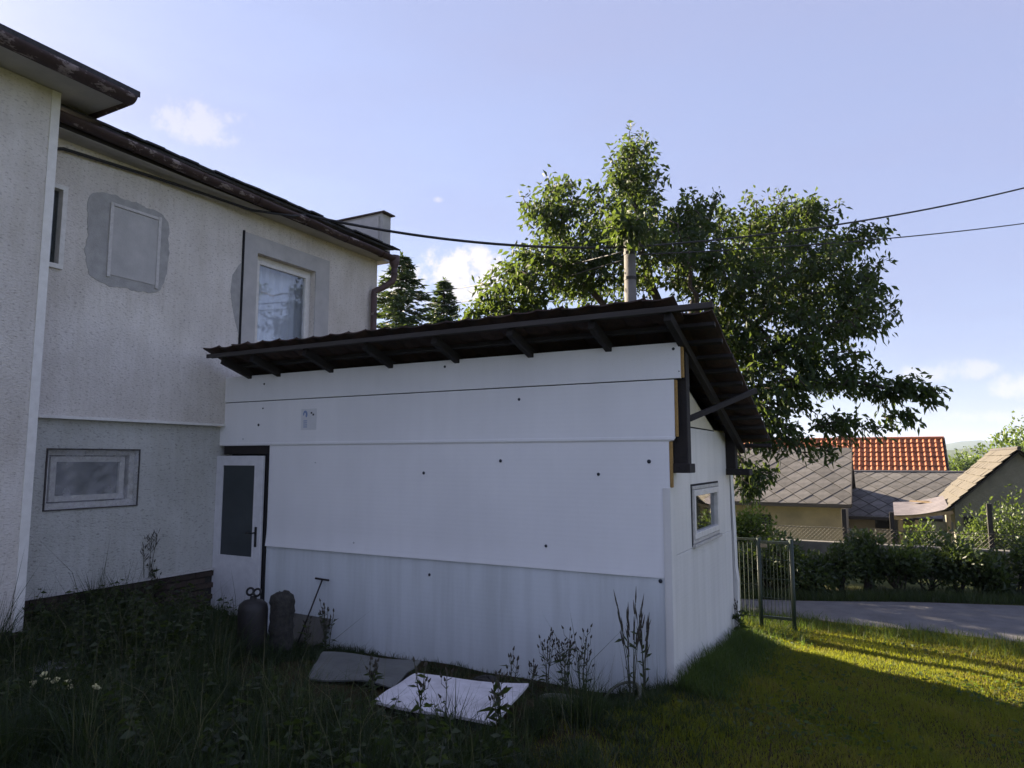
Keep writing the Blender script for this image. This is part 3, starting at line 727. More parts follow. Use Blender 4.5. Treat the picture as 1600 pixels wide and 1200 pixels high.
    mk('glazing_bead', wall_holes('y', YF - .038, -.012, -7.455, -6.85, .785, 1.93, [(-7.435, -6.87, .805, 1.91)]), M['door'], d)
    hd = mk('handle', box(-6.825, -6.79, YF - .046, YF - .034, .93, 1.17), M['black'], d, bevel=.004)
    mk('lever', tube([(-6.807, YF - .045, 1.10), (-6.807, YF - .085, 1.10), (-6.83, YF - .09, 1.10), (-6.92, YF - .088, 1.095)], .009, 8), M['black'], hd, smooth=True)
    mk('door_jamb', box(-6.71, -6.673, YF - .005, YF + .09, -.05, 2.05), M['blackfoam'], shed)
    mk('door_jamb', box(-7.60, -7.5615, YF - .005, YF + .09, -.05, 2.10), M['blackfoam'], shed)
    mk('threshold', box(-7.60, -6.68, YF - .06, YF + .10, -.15, .008), M['oldwall'], shed)
    mk('room', box(-7.5, -6.68, YF + .15, YF + .18, 0, 2.12), M['dark'], shed)
    # printed sticker: pale label with a blue swirl, small dark marks and lines of print
    z0, z1 = 2.335, 2.585; p = atY(471, 650, YF); q = atY(495, 650, YF); x0, x1 = p.x, q.x; y = YF - .003
    s = mk('sticker', box(x0, x1, y - .0012, y + .0005, z0, z1), M['sticker'], shed)
    w = x1 - x0; ys = y - .0022
    ring = []
    for i in range(15):
        a = R(-60 + 260 * i / 14); ring.append((math.cos(a), math.sin(a)))
    cx, cz = x0 + w * .27, z1 - .065; Rr = .045
    V = [Vector((cx + Rr * .8 * a, ys, cz + Rr * b)) for a, b in ring] + [Vector((cx + Rr * .3 * a - .004, ys, cz + Rr * .45 * b)) for a, b in ring]
    V += [v + Vector((0, .001, 0)) for v in V]
    Fc = [(i, i + 1, 15 + i + 1, 15 + i) for i in range(14)] + [(30 + i, 45 + i, 46 + i, 31 + i) for i in range(14)]
    mk('logo', (V, Fc), M['stickblue'], s)
    bars = [box(x0 + w * .16, x0 + w * .40, ys, ys + .001, z0 + .03 + k * .024, z0 + .04 + k * .024) for k in range(4)]
    mk('print', join(*bars), M['stickblue'], s)
    mk('print', join(box(x0 + w * .62, x0 + w * .72, ys, ys + .001, z1 - .06, z1 - .04), box(x0 + w * .74, x0 + w * .84, ys, ys + .001, z1 - .082, z1 - .06)), M['stickblack'], s)
build_shed()

# ------------------------------------------------------------------ foliage builders
def leaves(pos, dirs, length, width, rnd, droop=.0, fold=.25):
    """folded leaf of 2 quads' worth of triangles at each position, numpy arrays"""
    n = len(pos); d = dirs / np.linalg.norm(dirs, axis=1, keepdims=True)
    ref = RNG.normal(size=(n, 3)); s = np.cross(d, ref); s /= np.linalg.norm(s, axis=1, keepdims=True) + 1e-9
    u = np.cross(s, d); L = length[:, None]; W = width[:, None]
    a = pos; mid = pos + d * L * .45; tip = pos + d * L - np.array([0, 0, 1]) * L * droop
    l = mid + s * W * .5 + u * W * fold; r = mid - s * W * .5 + u * W * fold
    v = np.stack([a, l, tip, r], 1).reshape(-1, 3); i = np.arange(n) * 4
    f = np.concatenate([np.stack([i, i + 1, i + 2], 1), np.stack([i, i + 2, i + 3], 1)])
    return v, f, np.repeat(rnd, 4)
def in_blob(c, r, n, power=.45):
    d = RNG.normal(size=(n, 3)); d /= np.linalg.norm(d, axis=1, keepdims=True)
    return np.array(c) + d * (RNG.random(n) ** power)[:, None] * np.array(r)
def make_tree(root, limbs, blobs, tips, per_tip, leaf, mats, twig=.009, seed=1, spread=.22, down=.6):
    """limbs: polylines with radii; blobs: (centre, radii, weight) that carry twigs"""
    rr = random.Random(seed); tubes = []; nodes = []; nrad = []
    for path, r0, r1 in limbs:
        P = [Vector(p) for p in path]; pts = []; m = len(P)
        for i in range(m - 1):                        # subdivide with a little wobble
            for k in range(5):
                t = k / 5; q = P[i].lerp(P[i + 1], t)
                if k: q += Vector((rr.uniform(-1, 1), rr.uniform(-1, 1), rr.uniform(-1, 1))) * .06
                pts.append(q)
        pts.append(P[-1]); rad = [r0 + (r1 - r0) * i / (len(pts) - 1) for i in range(len(pts))]
        tubes.append(tube(pts, rad, 8)); nodes += pts[3:]; nrad += rad[3:]
    N = np.array([list(p) for p in nodes]); cnt = len(N)
    w = np.array([b[2] for b in blobs], dtype=float); w /= w.sum()
    LP, LD = [], []
    twv, twf = [], []; base = 0
    for b, wt in zip(blobs, w):
        T = in_blob(b[0], b[1], max(3, int(tips * wt)))
        strayed = RNG.random(len(T)) < .16; T[strayed] = np.array(b[0]) + (T[strayed] - np.array(b[0])) * RNG.uniform(1.08, 1.42, (strayed.sum(), 1))
        T = T[np.argsort(np.linalg.norm(T - np.array(limbs[0][0][-1]), axis=1))]
        for t in T:
            dd = np.linalg.norm(N - t, axis=1); j = int(np.argmin(dd)); s = N[j]; dist = dd[j]
            mid = (s + t) / 2 + np.array([rr.uniform(-.1, .1), rr.uniform(-.1, .1), .10 * dist])
            tubes.append(tube([s, mid, t], [twig * 1.4, twig, twig * .4], 4, cap=False))
            N = np.vstack([N, mid[None], t[None]])
            k = np.linspace(.25, 1.0, per_tip)[:, None]
            pts = np.where(k < .5, s + (mid - s) * k * 2, mid + (t - mid) * (k - .5) * 2) if dist < 1.2 else mid + (t - mid) * k
            pts = pts + RNG.normal(size=pts.shape) * spread * .5
            out = (t - s) / (dist + 1e-6)
            dv = out[None] * .5 + RNG.normal(size=pts.shape) * .55 + np.array([0, 0, -down])
            LP.append(pts); LD.append(dv)
    LP = np.concatenate(LP); LD = np.concatenate(LD); n = len(LP)
    rnd = np.clip(RNG.normal(.5, .22, n), 0, 1)
    v, f, r = leaves(LP, LD, leaf * RNG.uniform(.6, 1.35, n), leaf * .46 * RNG.uniform(.7, 1.25, n), rnd, .12)
    V, Fc = join(*tubes) if len(tubes) < 50 else fast_join(tubes)
    mk('trunk', (V, Fc), mats[0], root, smooth=True)
    mk('crown', (v, f), mats[1], root, rnd=r)
def fast_join(vfs):
    V, Fc = [], []
    for v, f in vfs:
        n = len(V); V.extend(v); Fc.extend([tuple(i + n for i in q) for q in f])
    return V, Fc
def shrub(name, label, cat, c, r, n, leaf, mat, group=None, stems=7, seed=1, mats=None, lobes=6, down=.1):
    """leafy bush standing on the ground at c (x, y), half sizes r"""
    rr = random.Random(seed); z0 = g(c[0], c[1]); root = empty(name, (c[0], c[1], z0), label, cat, group)
    P = []; ST = []
    for k in range(lobes):
        cc = np.array([c[0] + rr.uniform(-.6, .6) * r[0], c[1] + rr.uniform(-.6, .6) * r[1], z0 + r[2] * rr.uniform(.55, 1.45)])
        q = in_blob(cc, np.array(r) * rr.uniform(.42, .66), int(n / lobes), .5); P.append(q)
        ST.append(tube([(c[0] + rr.uniform(-.1, .1), c[1] + rr.uniform(-.1, .1), z0 - .05), (c[0] * .4 + cc[0] * .6, c[1] * .4 + cc[1] * .6, z0 + (cc[2] - z0) * .6), tuple(cc)], [.018, .012, .005], 5))
        for _ in range(5):
            e = q[rr.randrange(len(q))]; ST.append(tube([tuple(cc), tuple((cc + e) / 2 + np.array([0, 0, .04])), tuple(e)], [.006, .004, .002], 4, cap=False))
    P = np.concatenate(P); zmin = gz(P[:, 0], P[:, 1]) + .02; P[:, 2] = np.maximum(P[:, 2], zmin + RNG.random(len(P)) * .12)
    D = P - np.array([c[0], c[1], z0 + r[2] * .7]); D = D / (np.linalg.norm(D, axis=1, keepdims=True) + 1e-6) + RNG.normal(size=P.shape) * .7 + np.array([0, 0, -down])
    nn = len(P); v, f, rd = leaves(P, D, leaf * RNG.uniform(.6, 1.3, nn), leaf * .55 * RNG.uniform(.7, 1.2, nn), np.clip(RNG.normal(.5, .25, nn), 0, 1))
    mk('trunk' if cat == 'tree' else 'stem', fast_join(ST), M['bark'], root)
    mk('crown' if cat == 'tree' else 'foliage', (v, f), mat, root, rnd=rd)
    return root
def grass(name, X, Y, h, width, mat, lean=.35, label=None, parent=None, bend=.5, mott=1.0):
    n = len(X); z = gz(X, Y); a = RNG.random(n) * 2 * np.pi
    d = np.stack([np.cos(a), np.sin(a), np.zeros(n)], 1); s = np.stack([-np.sin(a), np.cos(a), np.zeros(n)], 1)
    b = RNG.random(n) * 2 * np.pi; face = np.stack([np.cos(b), np.sin(b), np.zeros(n)], 1)
    ln = (np.abs(RNG.normal(0, lean, n)) * h)[:, None]; H = h[:, None]; W = width[:, None] if isinstance(width, np.ndarray) else np.full((n, 1), width)
    p0 = np.stack([X, Y, z - .01], 1); up = np.array([0, 0, 1.0])
    p1 = p0 + up * H * .55 + d * ln * .35; p2 = p0 + up * H * (1 - .12 * (ln / H)) + d * ln
    v = np.stack([p0 - face * W * .5, p0 + face * W * .5, p1 + face * W * .42, p1 - face * W * .42, p2], 1).reshape(-1, 3)
    i = np.arange(n) * 5
    f = np.concatenate([np.stack([i, i + 1, i + 2], 1), np.stack([i, i + 2, i + 3], 1), np.stack([i + 3, i + 2, i + 4], 1)])
    patch = .22 * np.sin(2.7 * X + 1.1 * Y + 1.5 * np.sin(1.9 * Y)) * np.sin(3.3 * Y - .8 * X) + .12 * np.sin(9.1 * X + 2 * Y) * np.sin(7.3 * Y + X)
    rnd = np.repeat(np.clip(RNG.beta(2, 2.6, n) + patch * mott + (RNG.random(n) > .95) * .5, 0, 1), 5)
    return mk(name, (v, f), mat, parent, rnd=rnd, label=label, cat='grass' if parent is None else None, kind='stuff')

# ------------------------------------------------------------------ utility pole and overhead lines
PX, PY = atD(985, 450, 10.6).x, atD(985, 450, 10.6).y
def build_pole():
    z0 = g(PX, PY)
    t = empty('utility_pole', (PX, PY, z0), 'round concrete utility pole standing behind the shed roof', 'pole')
    mk('shaft', tube([(PX, PY, z0 - .3), (PX, PY, 3.0), (PX, PY, 5.36)], [.13, .10, .088], 16), M['concrete'], t, smooth=True)
    for z in (4.75, 5.15): mk('clamp', lathe((PX, PY, z), [(.096, 0), (.096, .05)], 16), M['darkmetal'], t)
build_pole()
def line(a, b, sag, r, label):
    a = Vector(a); b = Vector(b); P = [a.lerp(b, i / 30) - Vector((0, 0, sag * 4 * (i / 30) * (1 - i / 30))) for i in range(31)]
    mk('overhead_cable', tube(P, r, 6), M['cable'], loc=a, smooth=True, label=label, cat='cable')
pole_top = Vector((PX, PY, 5.42)); 
line(atX(478, 336, -7.14), atD(985, 386, 10.5), .16, .020, 'thick black cable from the house gutter to the concrete pole')
line(atD(985, 386, 10.62), atD(1700, 267, 13.0), .22, .016, 'black cable leaving the concrete pole above the orange roof, upper of two')
line(atD(985, 398, 10.7), atD(1700, 335, 14.0), .12, .011, 'thin black cable leaving the concrete pole, lower of two')
line(atD(985, 390, 10.7), atD(560, 462, 26), .25, .011, 'thin cable between pole and spruces, upper of two')
line(atD(985, 403, 10.7), atD(560, 490, 26), .25, .010, 'thin cable between pole and spruces, lower of two')

# ------------------------------------------------------------------ green wire gate and fence
def build_gate():
    y = 10.45; z0 = g(-1.2, y)
    def P(px): return atY(px, 900, y).x
    xa, xb = P(1187), P(1238); top = atY(1187, 843, y).z
    t = empty('wire_gate', ((xa + xb) / 2, y, z0), 'green tube-framed wire gate beside the lane', 'gate')
    for x in (xa, xb): mk('post', tube([(x, y, z0 - .3), (x, y, top + .02)], .03, 10), M['green'], t, smooth=True)
    zb = z0 + .16
    for zr_ in (top - .03, zb): mk('rail', beam((xa, y, zr_), (xb, y, zr_), .035, .035), M['green'], t)
    n = 9
    for i in range(1, n): mk('bar', tube([(xa + (xb - xa) * i / n, y, zb), (xa + (xb - xa) * i / n, y, top - .03)], .0038, 5), M['green'], t)
    for k in range(1, 4): mk('cross_wire', tube([(xa, y - .007, zb + (top - zb) * k / 4), (xb, y - .007, zb + (top - zb) * k / 4)], .005, 5), M['green'], t)
    mk('latch', box(xa + .03, xa + .12, y - .05, y - .03, top - .1, top - .05), M['wire'], t)
    xf = xa - 2.4; top += .02
    f = empty('fence_panel', (xa - 1.2, y, z0), 'green wire mesh fence panel running behind the shed', 'fence')
    mk('post', tube([(xf, y, z0 - .3), (xf, y, top)], .025, 8), M['green'], f)
    mk('rail', beam((xf, y, top - .02), (xa - .032, y, top - .02), .03, .03), M['green'], f)
    for i in range(1, 41): mk('bar', tube([(xf + (xa - xf - .035) * i / 41, y, zb), (xf + (xa - xf - .035) * i / 41, y, top - .02)], .004, 4), M['green'], f)
    for k in range(5): mk('cross_wire', tube([(xf, y - .006, zb + (top - zb) * k / 5), (xa - .03, y - .006, zb + (top - zb) * k / 5)], .004, 4), M['green'], f)
build_gate()

# ------------------------------------------------------------------ things lying in front of the shed
def sheet(name, corners, thick, mat, label, cat, sag=.03, n=14, wav=1.0):
    c = [Vector(p) for p in corners]; V = []; Fc = []
    for j in range(n + 1):
        for i in range(n + 1):
            u, s = i / n, j / n; p = c[0].lerp(c[1], u).lerp(c[3].lerp(c[2], u), s)
            p = p + Vector((0, 0, -sag * 4 * u * (1 - u) + wav * .008 * math.sin(7 * u + 3 * s) + wav * .006 * math.sin(11 * s - 4 * u))); V.append(p)
    m = (n + 1) ** 2; V += [p - Vector((0, 0, thick)) for p in V[:m]]; w = n + 1
    for j in range(n):
        for i in range(n):
            q = (j * w + i, j * w + i + 1, (j + 1) * w + i + 1, (j + 1) * w + i); Fc.append(q[::-1]); Fc.append(tuple(k + m for k in q))
    edge = [(i, i + 1) for i in range(n)] + [(j * w + n, (j + 1) * w + n) for j in range(n)] + [(n * w + i + 1, n * w + i) for i in range(n)] + [((j + 1) * w, j * w) for j in range(n)]
    Fc += [(a, b, b + m, a + m) for a, b in edge]
    ctr = sum(c, Vector()) / 4
    return mk(name, (V, Fc), mat, loc=ctr, label=label, cat=cat)
def build_clutter():
    # white board propped nearly flat on bricks
    b0, b1 = g(-3.6, 5.1), g(-2.6, 4.6)
    zc = .30
    cs = [atZ(650, 1051, zc + .05), atZ(826, 1069, zc + .05), atZ(772, 1130, zc), atZ(583, 1094, zc + .02)]
    sheet('white_board', cs, .018, M['whiteboard'], 'white rectangular board lying propped up in front of the shed', 'board', .008, wav=.6)
    for i, (u, v) in enumerate(((.2, .25), (.75, .3), (.25, .8), (.72, .8))):
        p = cs[0].lerp(cs[1], u).lerp(cs[3].lerp(cs[2], u), v); z0 = g(p.x, p.y)
        mk('prop_block', box(p.x - .10, p.x + .10, p.y - .07, p.y + .07, z0 - .03, p.z - .027), M['timber'], loc=(p.x, p.y, z0), bevel=.008,
           label='dark timber block under the white board', cat='block', group='blocks under the white board')
    gs = [atZ(505, 1018, .30), atZ(658, 1034, .30), atZ(612, 1074, .265), atZ(480, 1058, .265)]
    sheet('grey_sheet', gs, .012, M['greysheet'], 'grey-green curled sheet lying beside the white board', 'sheet', -.012, wav=1.3)
    for i, (u, v) in enumerate(((.3, .5), (.75, .5))):
        p = gs[0].lerp(gs[1], u).lerp(gs[3].lerp(gs[2], u), v); z0 = g(p.x, p.y)
        mk('prop_block', box(p.x - .14, p.x + .14, p.y - .16, p.y + .16, z0 - .03, p.z - .035), M['timber'], loc=(p.x, p.y, z0), bevel=.01,
           label='dark timber block under the grey-green sheet', cat='block', group='blocks under the grey sheet')
    # dark canister with a looped handle and the mottled roll beside it
    p = atG(405, 1030); x, y = -5.50, 4.95; z0 = g(x, y)
    t = empty('canister', (x, y, z0), 'dark round-shouldered canister with looped handle in front of the door', 'canister')
    mk('body', lathe((x, y, z0 - .02), [(.125, 0), (.138, .03), (.14, .42), (.13, .47), (.09, .505), (.035, .515), (.03, .545)], 22), M['canister'], t, smooth=True)
    for s in (-1, 1):
        mk('handle', tube([(x + s * (.048 + .045 * math.cos(a)), y + .01 * math.sin(a), z0 + .565 + .032 * math.sin(a)) for a in np.linspace(0, 2 * math.pi, 17)], .011, 7, cap=False), M['black'], t, smooth=True)
    x, y = -5.30, 5.13; z0 = g(x, y)
    prof = [(.09, 0), (.11, .03)] + [(.112 + .004 * math.sin(i * 1.9) + .003 * math.sin(i * 4.1), .06 + i * .045) for i in range(11)] + [(.098, .575), (.06, .605), (.02, .61)]
    rv, rf = lathe((x, y, z0 - .02), prof, 18); rj = random.Random(9)
    rv = [v + Vector((rj.uniform(-.011, .011), rj.uniform(-.011, .011), rj.uniform(-.012, .012) if v.z > z0 + .05 else 0)) for v in rv]
    mk('wrapped_roll', (rv, rf), M['mottle'], loc=(x, y, z0), smooth=True, label='mottled grey wrapped roll standing beside the dark canister', cat='roll')
    # board leaning on the shed wall
    a = atY(455, 955, YF - .01); b = atY(517, 957, YF - .01); zt = a.z - .02
    yb = YF - .16; zb = g(-5.3, yb) - .03
    mk('leaning_board', prism([(a.x, YF + .002, zt), (b.x, YF + .002, zt - .01), (b.x - .02, yb, zb), (a.x - .02, yb, zb)], (0, -.02, 0)), M['boardgrey'], loc=(a.x, yb, zb), bevel=.003,
       label='weathered grey-brown board leaning upright against the shed wall', cat='board')
    # T-handled rod leaning on the wall
    top = atY(504, 905, YF - .03); bot = Vector((top.x - .17, YF - .26, g(top.x - .17, YF - .26) - .03))
    t = empty('t_handle_tool', bot, 'thin dark T-handled rod leaning against the shed panels', 'tool')
    mk('rod', tube([bot, top], .009, 8), M['rod'], t, smooth=True)
    mk('handle', tube([top + Vector((-.10, -.008, .003)), top + Vector((.10, -.008, -.003))], .011, 8), M['rod'], t, smooth=True)
    # hose coils
    def coil(name, label, c, rx, ry, turns, r, lift=0):
        P = []; k = int(turns * 28)
        for i in range(k + 1):
            a = 2 * math.pi * i / 28; q = 1 - .05 * (i / 28) + .04 * math.sin(i * .31)
            xx, yy = c[0] + rx * q * math.cos(a), c[1] + ry * q * math.sin(a)
            P.append((xx, yy, g(xx, yy) + r + .012 * (i / 28) + lift * max(0, math.sin(a)) ))
        mk(name, tube(P, r, 8), M['hose'], loc=(c[0], c[1], g(*c)), smooth=True, label=label, cat='hose')
    coil('garden_hose', 'pale garden hose coiled flat at the foot of the shed', (-2.42, 5.52), .26, .18, 3.3, .011, .02)
    coil('garden_hose', 'single hose loop standing up against the shed base', (-2.06, 5.78), .17, .10, 1.1, .012, .15)
    # dark clod and sticks
    p = atZ(725, 1056, .1); bmv = lathe((0, 0, 0), [(.02, -.03), (.09, 0), (.11, .05), (.07, .10), (.02, .115)], 9)
    z0 = g(-3.22, 5.52)
    mk('stone', ([Vector((-3.22 + v.x * 1.5 + random.uniform(-.012, .012), 5.52 + v.y + random.uniform(-.012, .012), z0 + v.z + random.uniform(-.01, .01))) for v in bmv[0]], bmv[1]), M['mottle'], loc=(-3.22, 5.52, z0), label='dark rough stone behind the white board', cat='stone')
    for px0, py0, px1, py1, lab in ((582, 1117, 612, 1129, 'short pale stick on bare soil before the white board'), (588, 1126, 602, 1113, 'small twig crossing the pale stick')):
        a, b = atG(px0, py0), atG(px1, py1); mk('stick', tube([a + Vector((0, 0, .015)), b + Vector((0, 0, .03))], [.008, .005], 6), M['lightwood'], loc=a, label=lab, cat='stick')
    # pale slab half hidden in the grass by the house
    x, y = atG(75, 1052).x, atG(75, 1052).y; z0 = g(x, y)
    rr = random.Random(5)
    pts = [(x + .34 * math.cos(a) * rr.uniform(.8, 1.1), y + .26 * math.sin(a) * rr.uniform(.8, 1.1), z0 + .07 + .03 * math.cos(a)) for a in np.linspace(0, 2 * math.pi, 11)[:-1]]
    mk('stone_slab', prism(pts, (0, 0, -.22)), M['stone'], loc=(x, y, z0), bevel=.02, label='pale flat stone slab half hidden in grass by the house corner', cat='stone')
build_clutter()

# ------------------------------------------------------------------ weeds standing out against the walls
def weed(base, h, n, label, seed, kind='seed', spread=.18, leafy=0, group=None, name='weed_plant'):
    rr = random.Random(seed); x, y = base; z0 = g(x, y); t = empty(name, (x, y, z0), label, 'weed', group)
    st, hd, LP, LD = [], [], [], []
    def head(p, d, s=1):
        if kind == 'spike':
            hd.append(tube([p - d * .02, p + d * .03, p + d * .10 * s], [.004, .007, .001], 5))
        elif kind == 'plume':
            for k in range(12):
                q = p - d * (.20 * k / 12); a = Vector((rr.uniform(-1, 1), rr.uniform(-1, 1), .8)).normalized(); hd.append(tube([q, q + a * .05, q + a * .075 + Vector((0, 0, .01))], [.0012, .0035, .001], 4))
        elif kind == 'flower':
            for k in range(7): 
                a = Vector((rr.uniform(-1, 1), rr.uniform(-1, 1), rr.uniform(-.2, .5))) * .016; hd.append(lathe(p + a, [(.003, -.006), (.009, 0), (.007, .005), (.002, .007)], 6))
        else:
            hd.append(tube([p - d * .006, p, p + d * .014, p + d * .028], [.003, .0085, .006, .002], 6))
    for i in range(n):
        a = rr.uniform(0, 6.28); hh = h * rr.uniform(.72, 1.0) if i else h; o = spread * rr.uniform(.3, 1) * h if n > 1 else spread * .3 * h
        d0 = Vector((math.cos(a) * o, math.sin(a) * o * .6, 0)); P = [Vector((x, y, z0 - .03)) + d0 * .1, Vector((x, y, z0 + hh * .45)) + d0 * .35 + Vector((rr.uniform(-.02, .02), 0, 0)), Vector((x, y, z0 + hh)) + d0]
        st.append(tube(P, [.006, .004, .002], 5)); head(P[2], (P[2] - P[1]).normalized(), 1.2)
        if kind in ('seed', 'flower'):
            for k in range(5 if kind == 'seed' else 2):
                s = rr.uniform(.45, .95); q = P[1].lerp(P[2], (s - .45) / .55) if s > .45 else P[1]; b = rr.uniform(0, 6.28); e = q + Vector((math.cos(b) * .10 * h, math.sin(b) * .06 * h, rr.uniform(.10, .22) * h))
                st.append(tube([q, q.lerp(e, .5) + Vector((math.cos(b) * .02, 0, -.008)), e], [.003, .002, .0012], 4)); head(e, (e - q).normalized())
        if kind == 'spike':
            for k in range(3):
                q = P[1].lerp(P[2], rr.uniform(.2, .9)); head(q + Vector((rr.uniform(-.01, .01), 0, 0)), (P[2] - P[1] + Vector((rr.uniform(-.1, .1), 0, 0))).normalized())
        m = leafy + (6 if kind in ('seed', 'flower') else 3)
        for k in range(m):
            q = P[0].lerp(P[1], rr.uniform(.1, 1)) if rr.random() < .6 else P[1].lerp(P[2], rr.uniform(0, .7)); LP.append(list(q)); LD.append([rr.uniform(-1, 1), rr.uniform(-1, 1), rr.uniform(-.1, .9)])
    mk('stem', fast_join(st), M['stem'], t); 
    mk('flower_head' if kind == 'flower' else 'seed_head', fast_join(hd), M['flower'] if kind == 'flower' else M['seed'], t, kind='stuff')
    k = len(LP); v, f, r = leaves(np.array(LP), np.array(LD), RNG.uniform(.05, .11, k) * (1.0 + .5 * (leafy > 8)), RNG.uniform(.012, .028, k) * (1 + .6 * (leafy > 8)), RNG.random(k), .2)
    mk('leaf', (v, f), M['weedleaf'], t, rnd=r, kind='stuff')
def build_weeds():
    def onY(px, ytop, y):      # base position on the ground under a pixel column, height from the top pixel
        p = atY(px, ytop, y); return (p.x, y), p.z - g(p.x, y)
    L = [
        (853, 992, 5.75, 4, 'seed', 0, 'slender branched weed with seed heads left of the tallest weeds by the shed'),
        (882, 985, 5.72, 6, 'seed', 2, 'tallest branched dry weed with dark seed heads against the lower panel'),
        (912, 986, 5.78, 4, 'seed', 0, 'forked weed with paired seed heads right of the tallest weeds'),
        (828, 1032, 5.55, 2, 'seed', 3, 'bent dark weed between white board and hose'),
        (803, 1024, 4.95, 2, 'seed', 1, 'short weed with small seed heads over the white board corner'),
        (782, 1058, 4.02, 3, 'seed', 10, 'bushy leafy weed overlapping the right edge of the white board'),
        (700, 1055, 3.88, 1, 'seed', 2, 'thin single-stemmed weed in front of the middle of the white board'),
        (658, 1032, 3.86, 2, 'seed', 2, 'thin weed in front of the left half of the white board'),
        (985, 938, 5.85, 7, 'spike', 0, 'tall narrow grass tuft with dark spikes near the shed corner'),
        (1005, 965, 5.92, 6, 'spike', 0, 'shorter spiked grass tuft beside the shed corner flashing'),
        (512, 946, 5.75, 5, 'seed', 1, 'willowy upright weed beside the leaning board'),
        (478, 968, 5.45, 2, 'seed', 4, 'pale-dotted weed in front of the leaning board'),
        (583, 1035, 4.22, 3, 'seed', 8, 'low leafy weed growing over the grey sheet'),
        (168, 850, 4.85, 6, 'plume', 0, 'feathery grass plume before the lower house wall, shorter one'),
        (233, 828, 5.25, 6, 'plume', 0, 'taller feathery grass plume below the basement window'),
        (243, 876, 5.3, 4, 'seed', 14, 'dark broad-leaved weed standing above the plinth'),
        (1142, 948, 8.75, 3, 'seed', 12, 'leafy green shoot climbing the far corner of the shed'),
    ]
    for i, (px, yt, y, n, kind, leafy, lab) in enumerate(L):
        b, h = onY(px, yt, y)
        if kind == 'seed' and px == 1142: b = (XS + .07, y)
        weed(b, max(.2, h), n, lab, i + 20, kind, .16, leafy)
    fl = [(8, 1093), (18, 1085), (52, 1068), (70, 1054), (88, 1066), (107, 1066), (148, 1076), (75, 1146), (92, 1188)]
    for i, (px, py) in enumerate(fl):
        y = 2.9 if py < 1120 else 2.5
        p = atY(px, py, y); b = (p.x, y); h = p.z - g(*b)
        weed(b, h, 1, 'pale yellow wildflower in the long grass by the house', 60 + i, 'flower', .3, 2, 'pale yellow wildflowers', 'wildflower')
build_weeds()

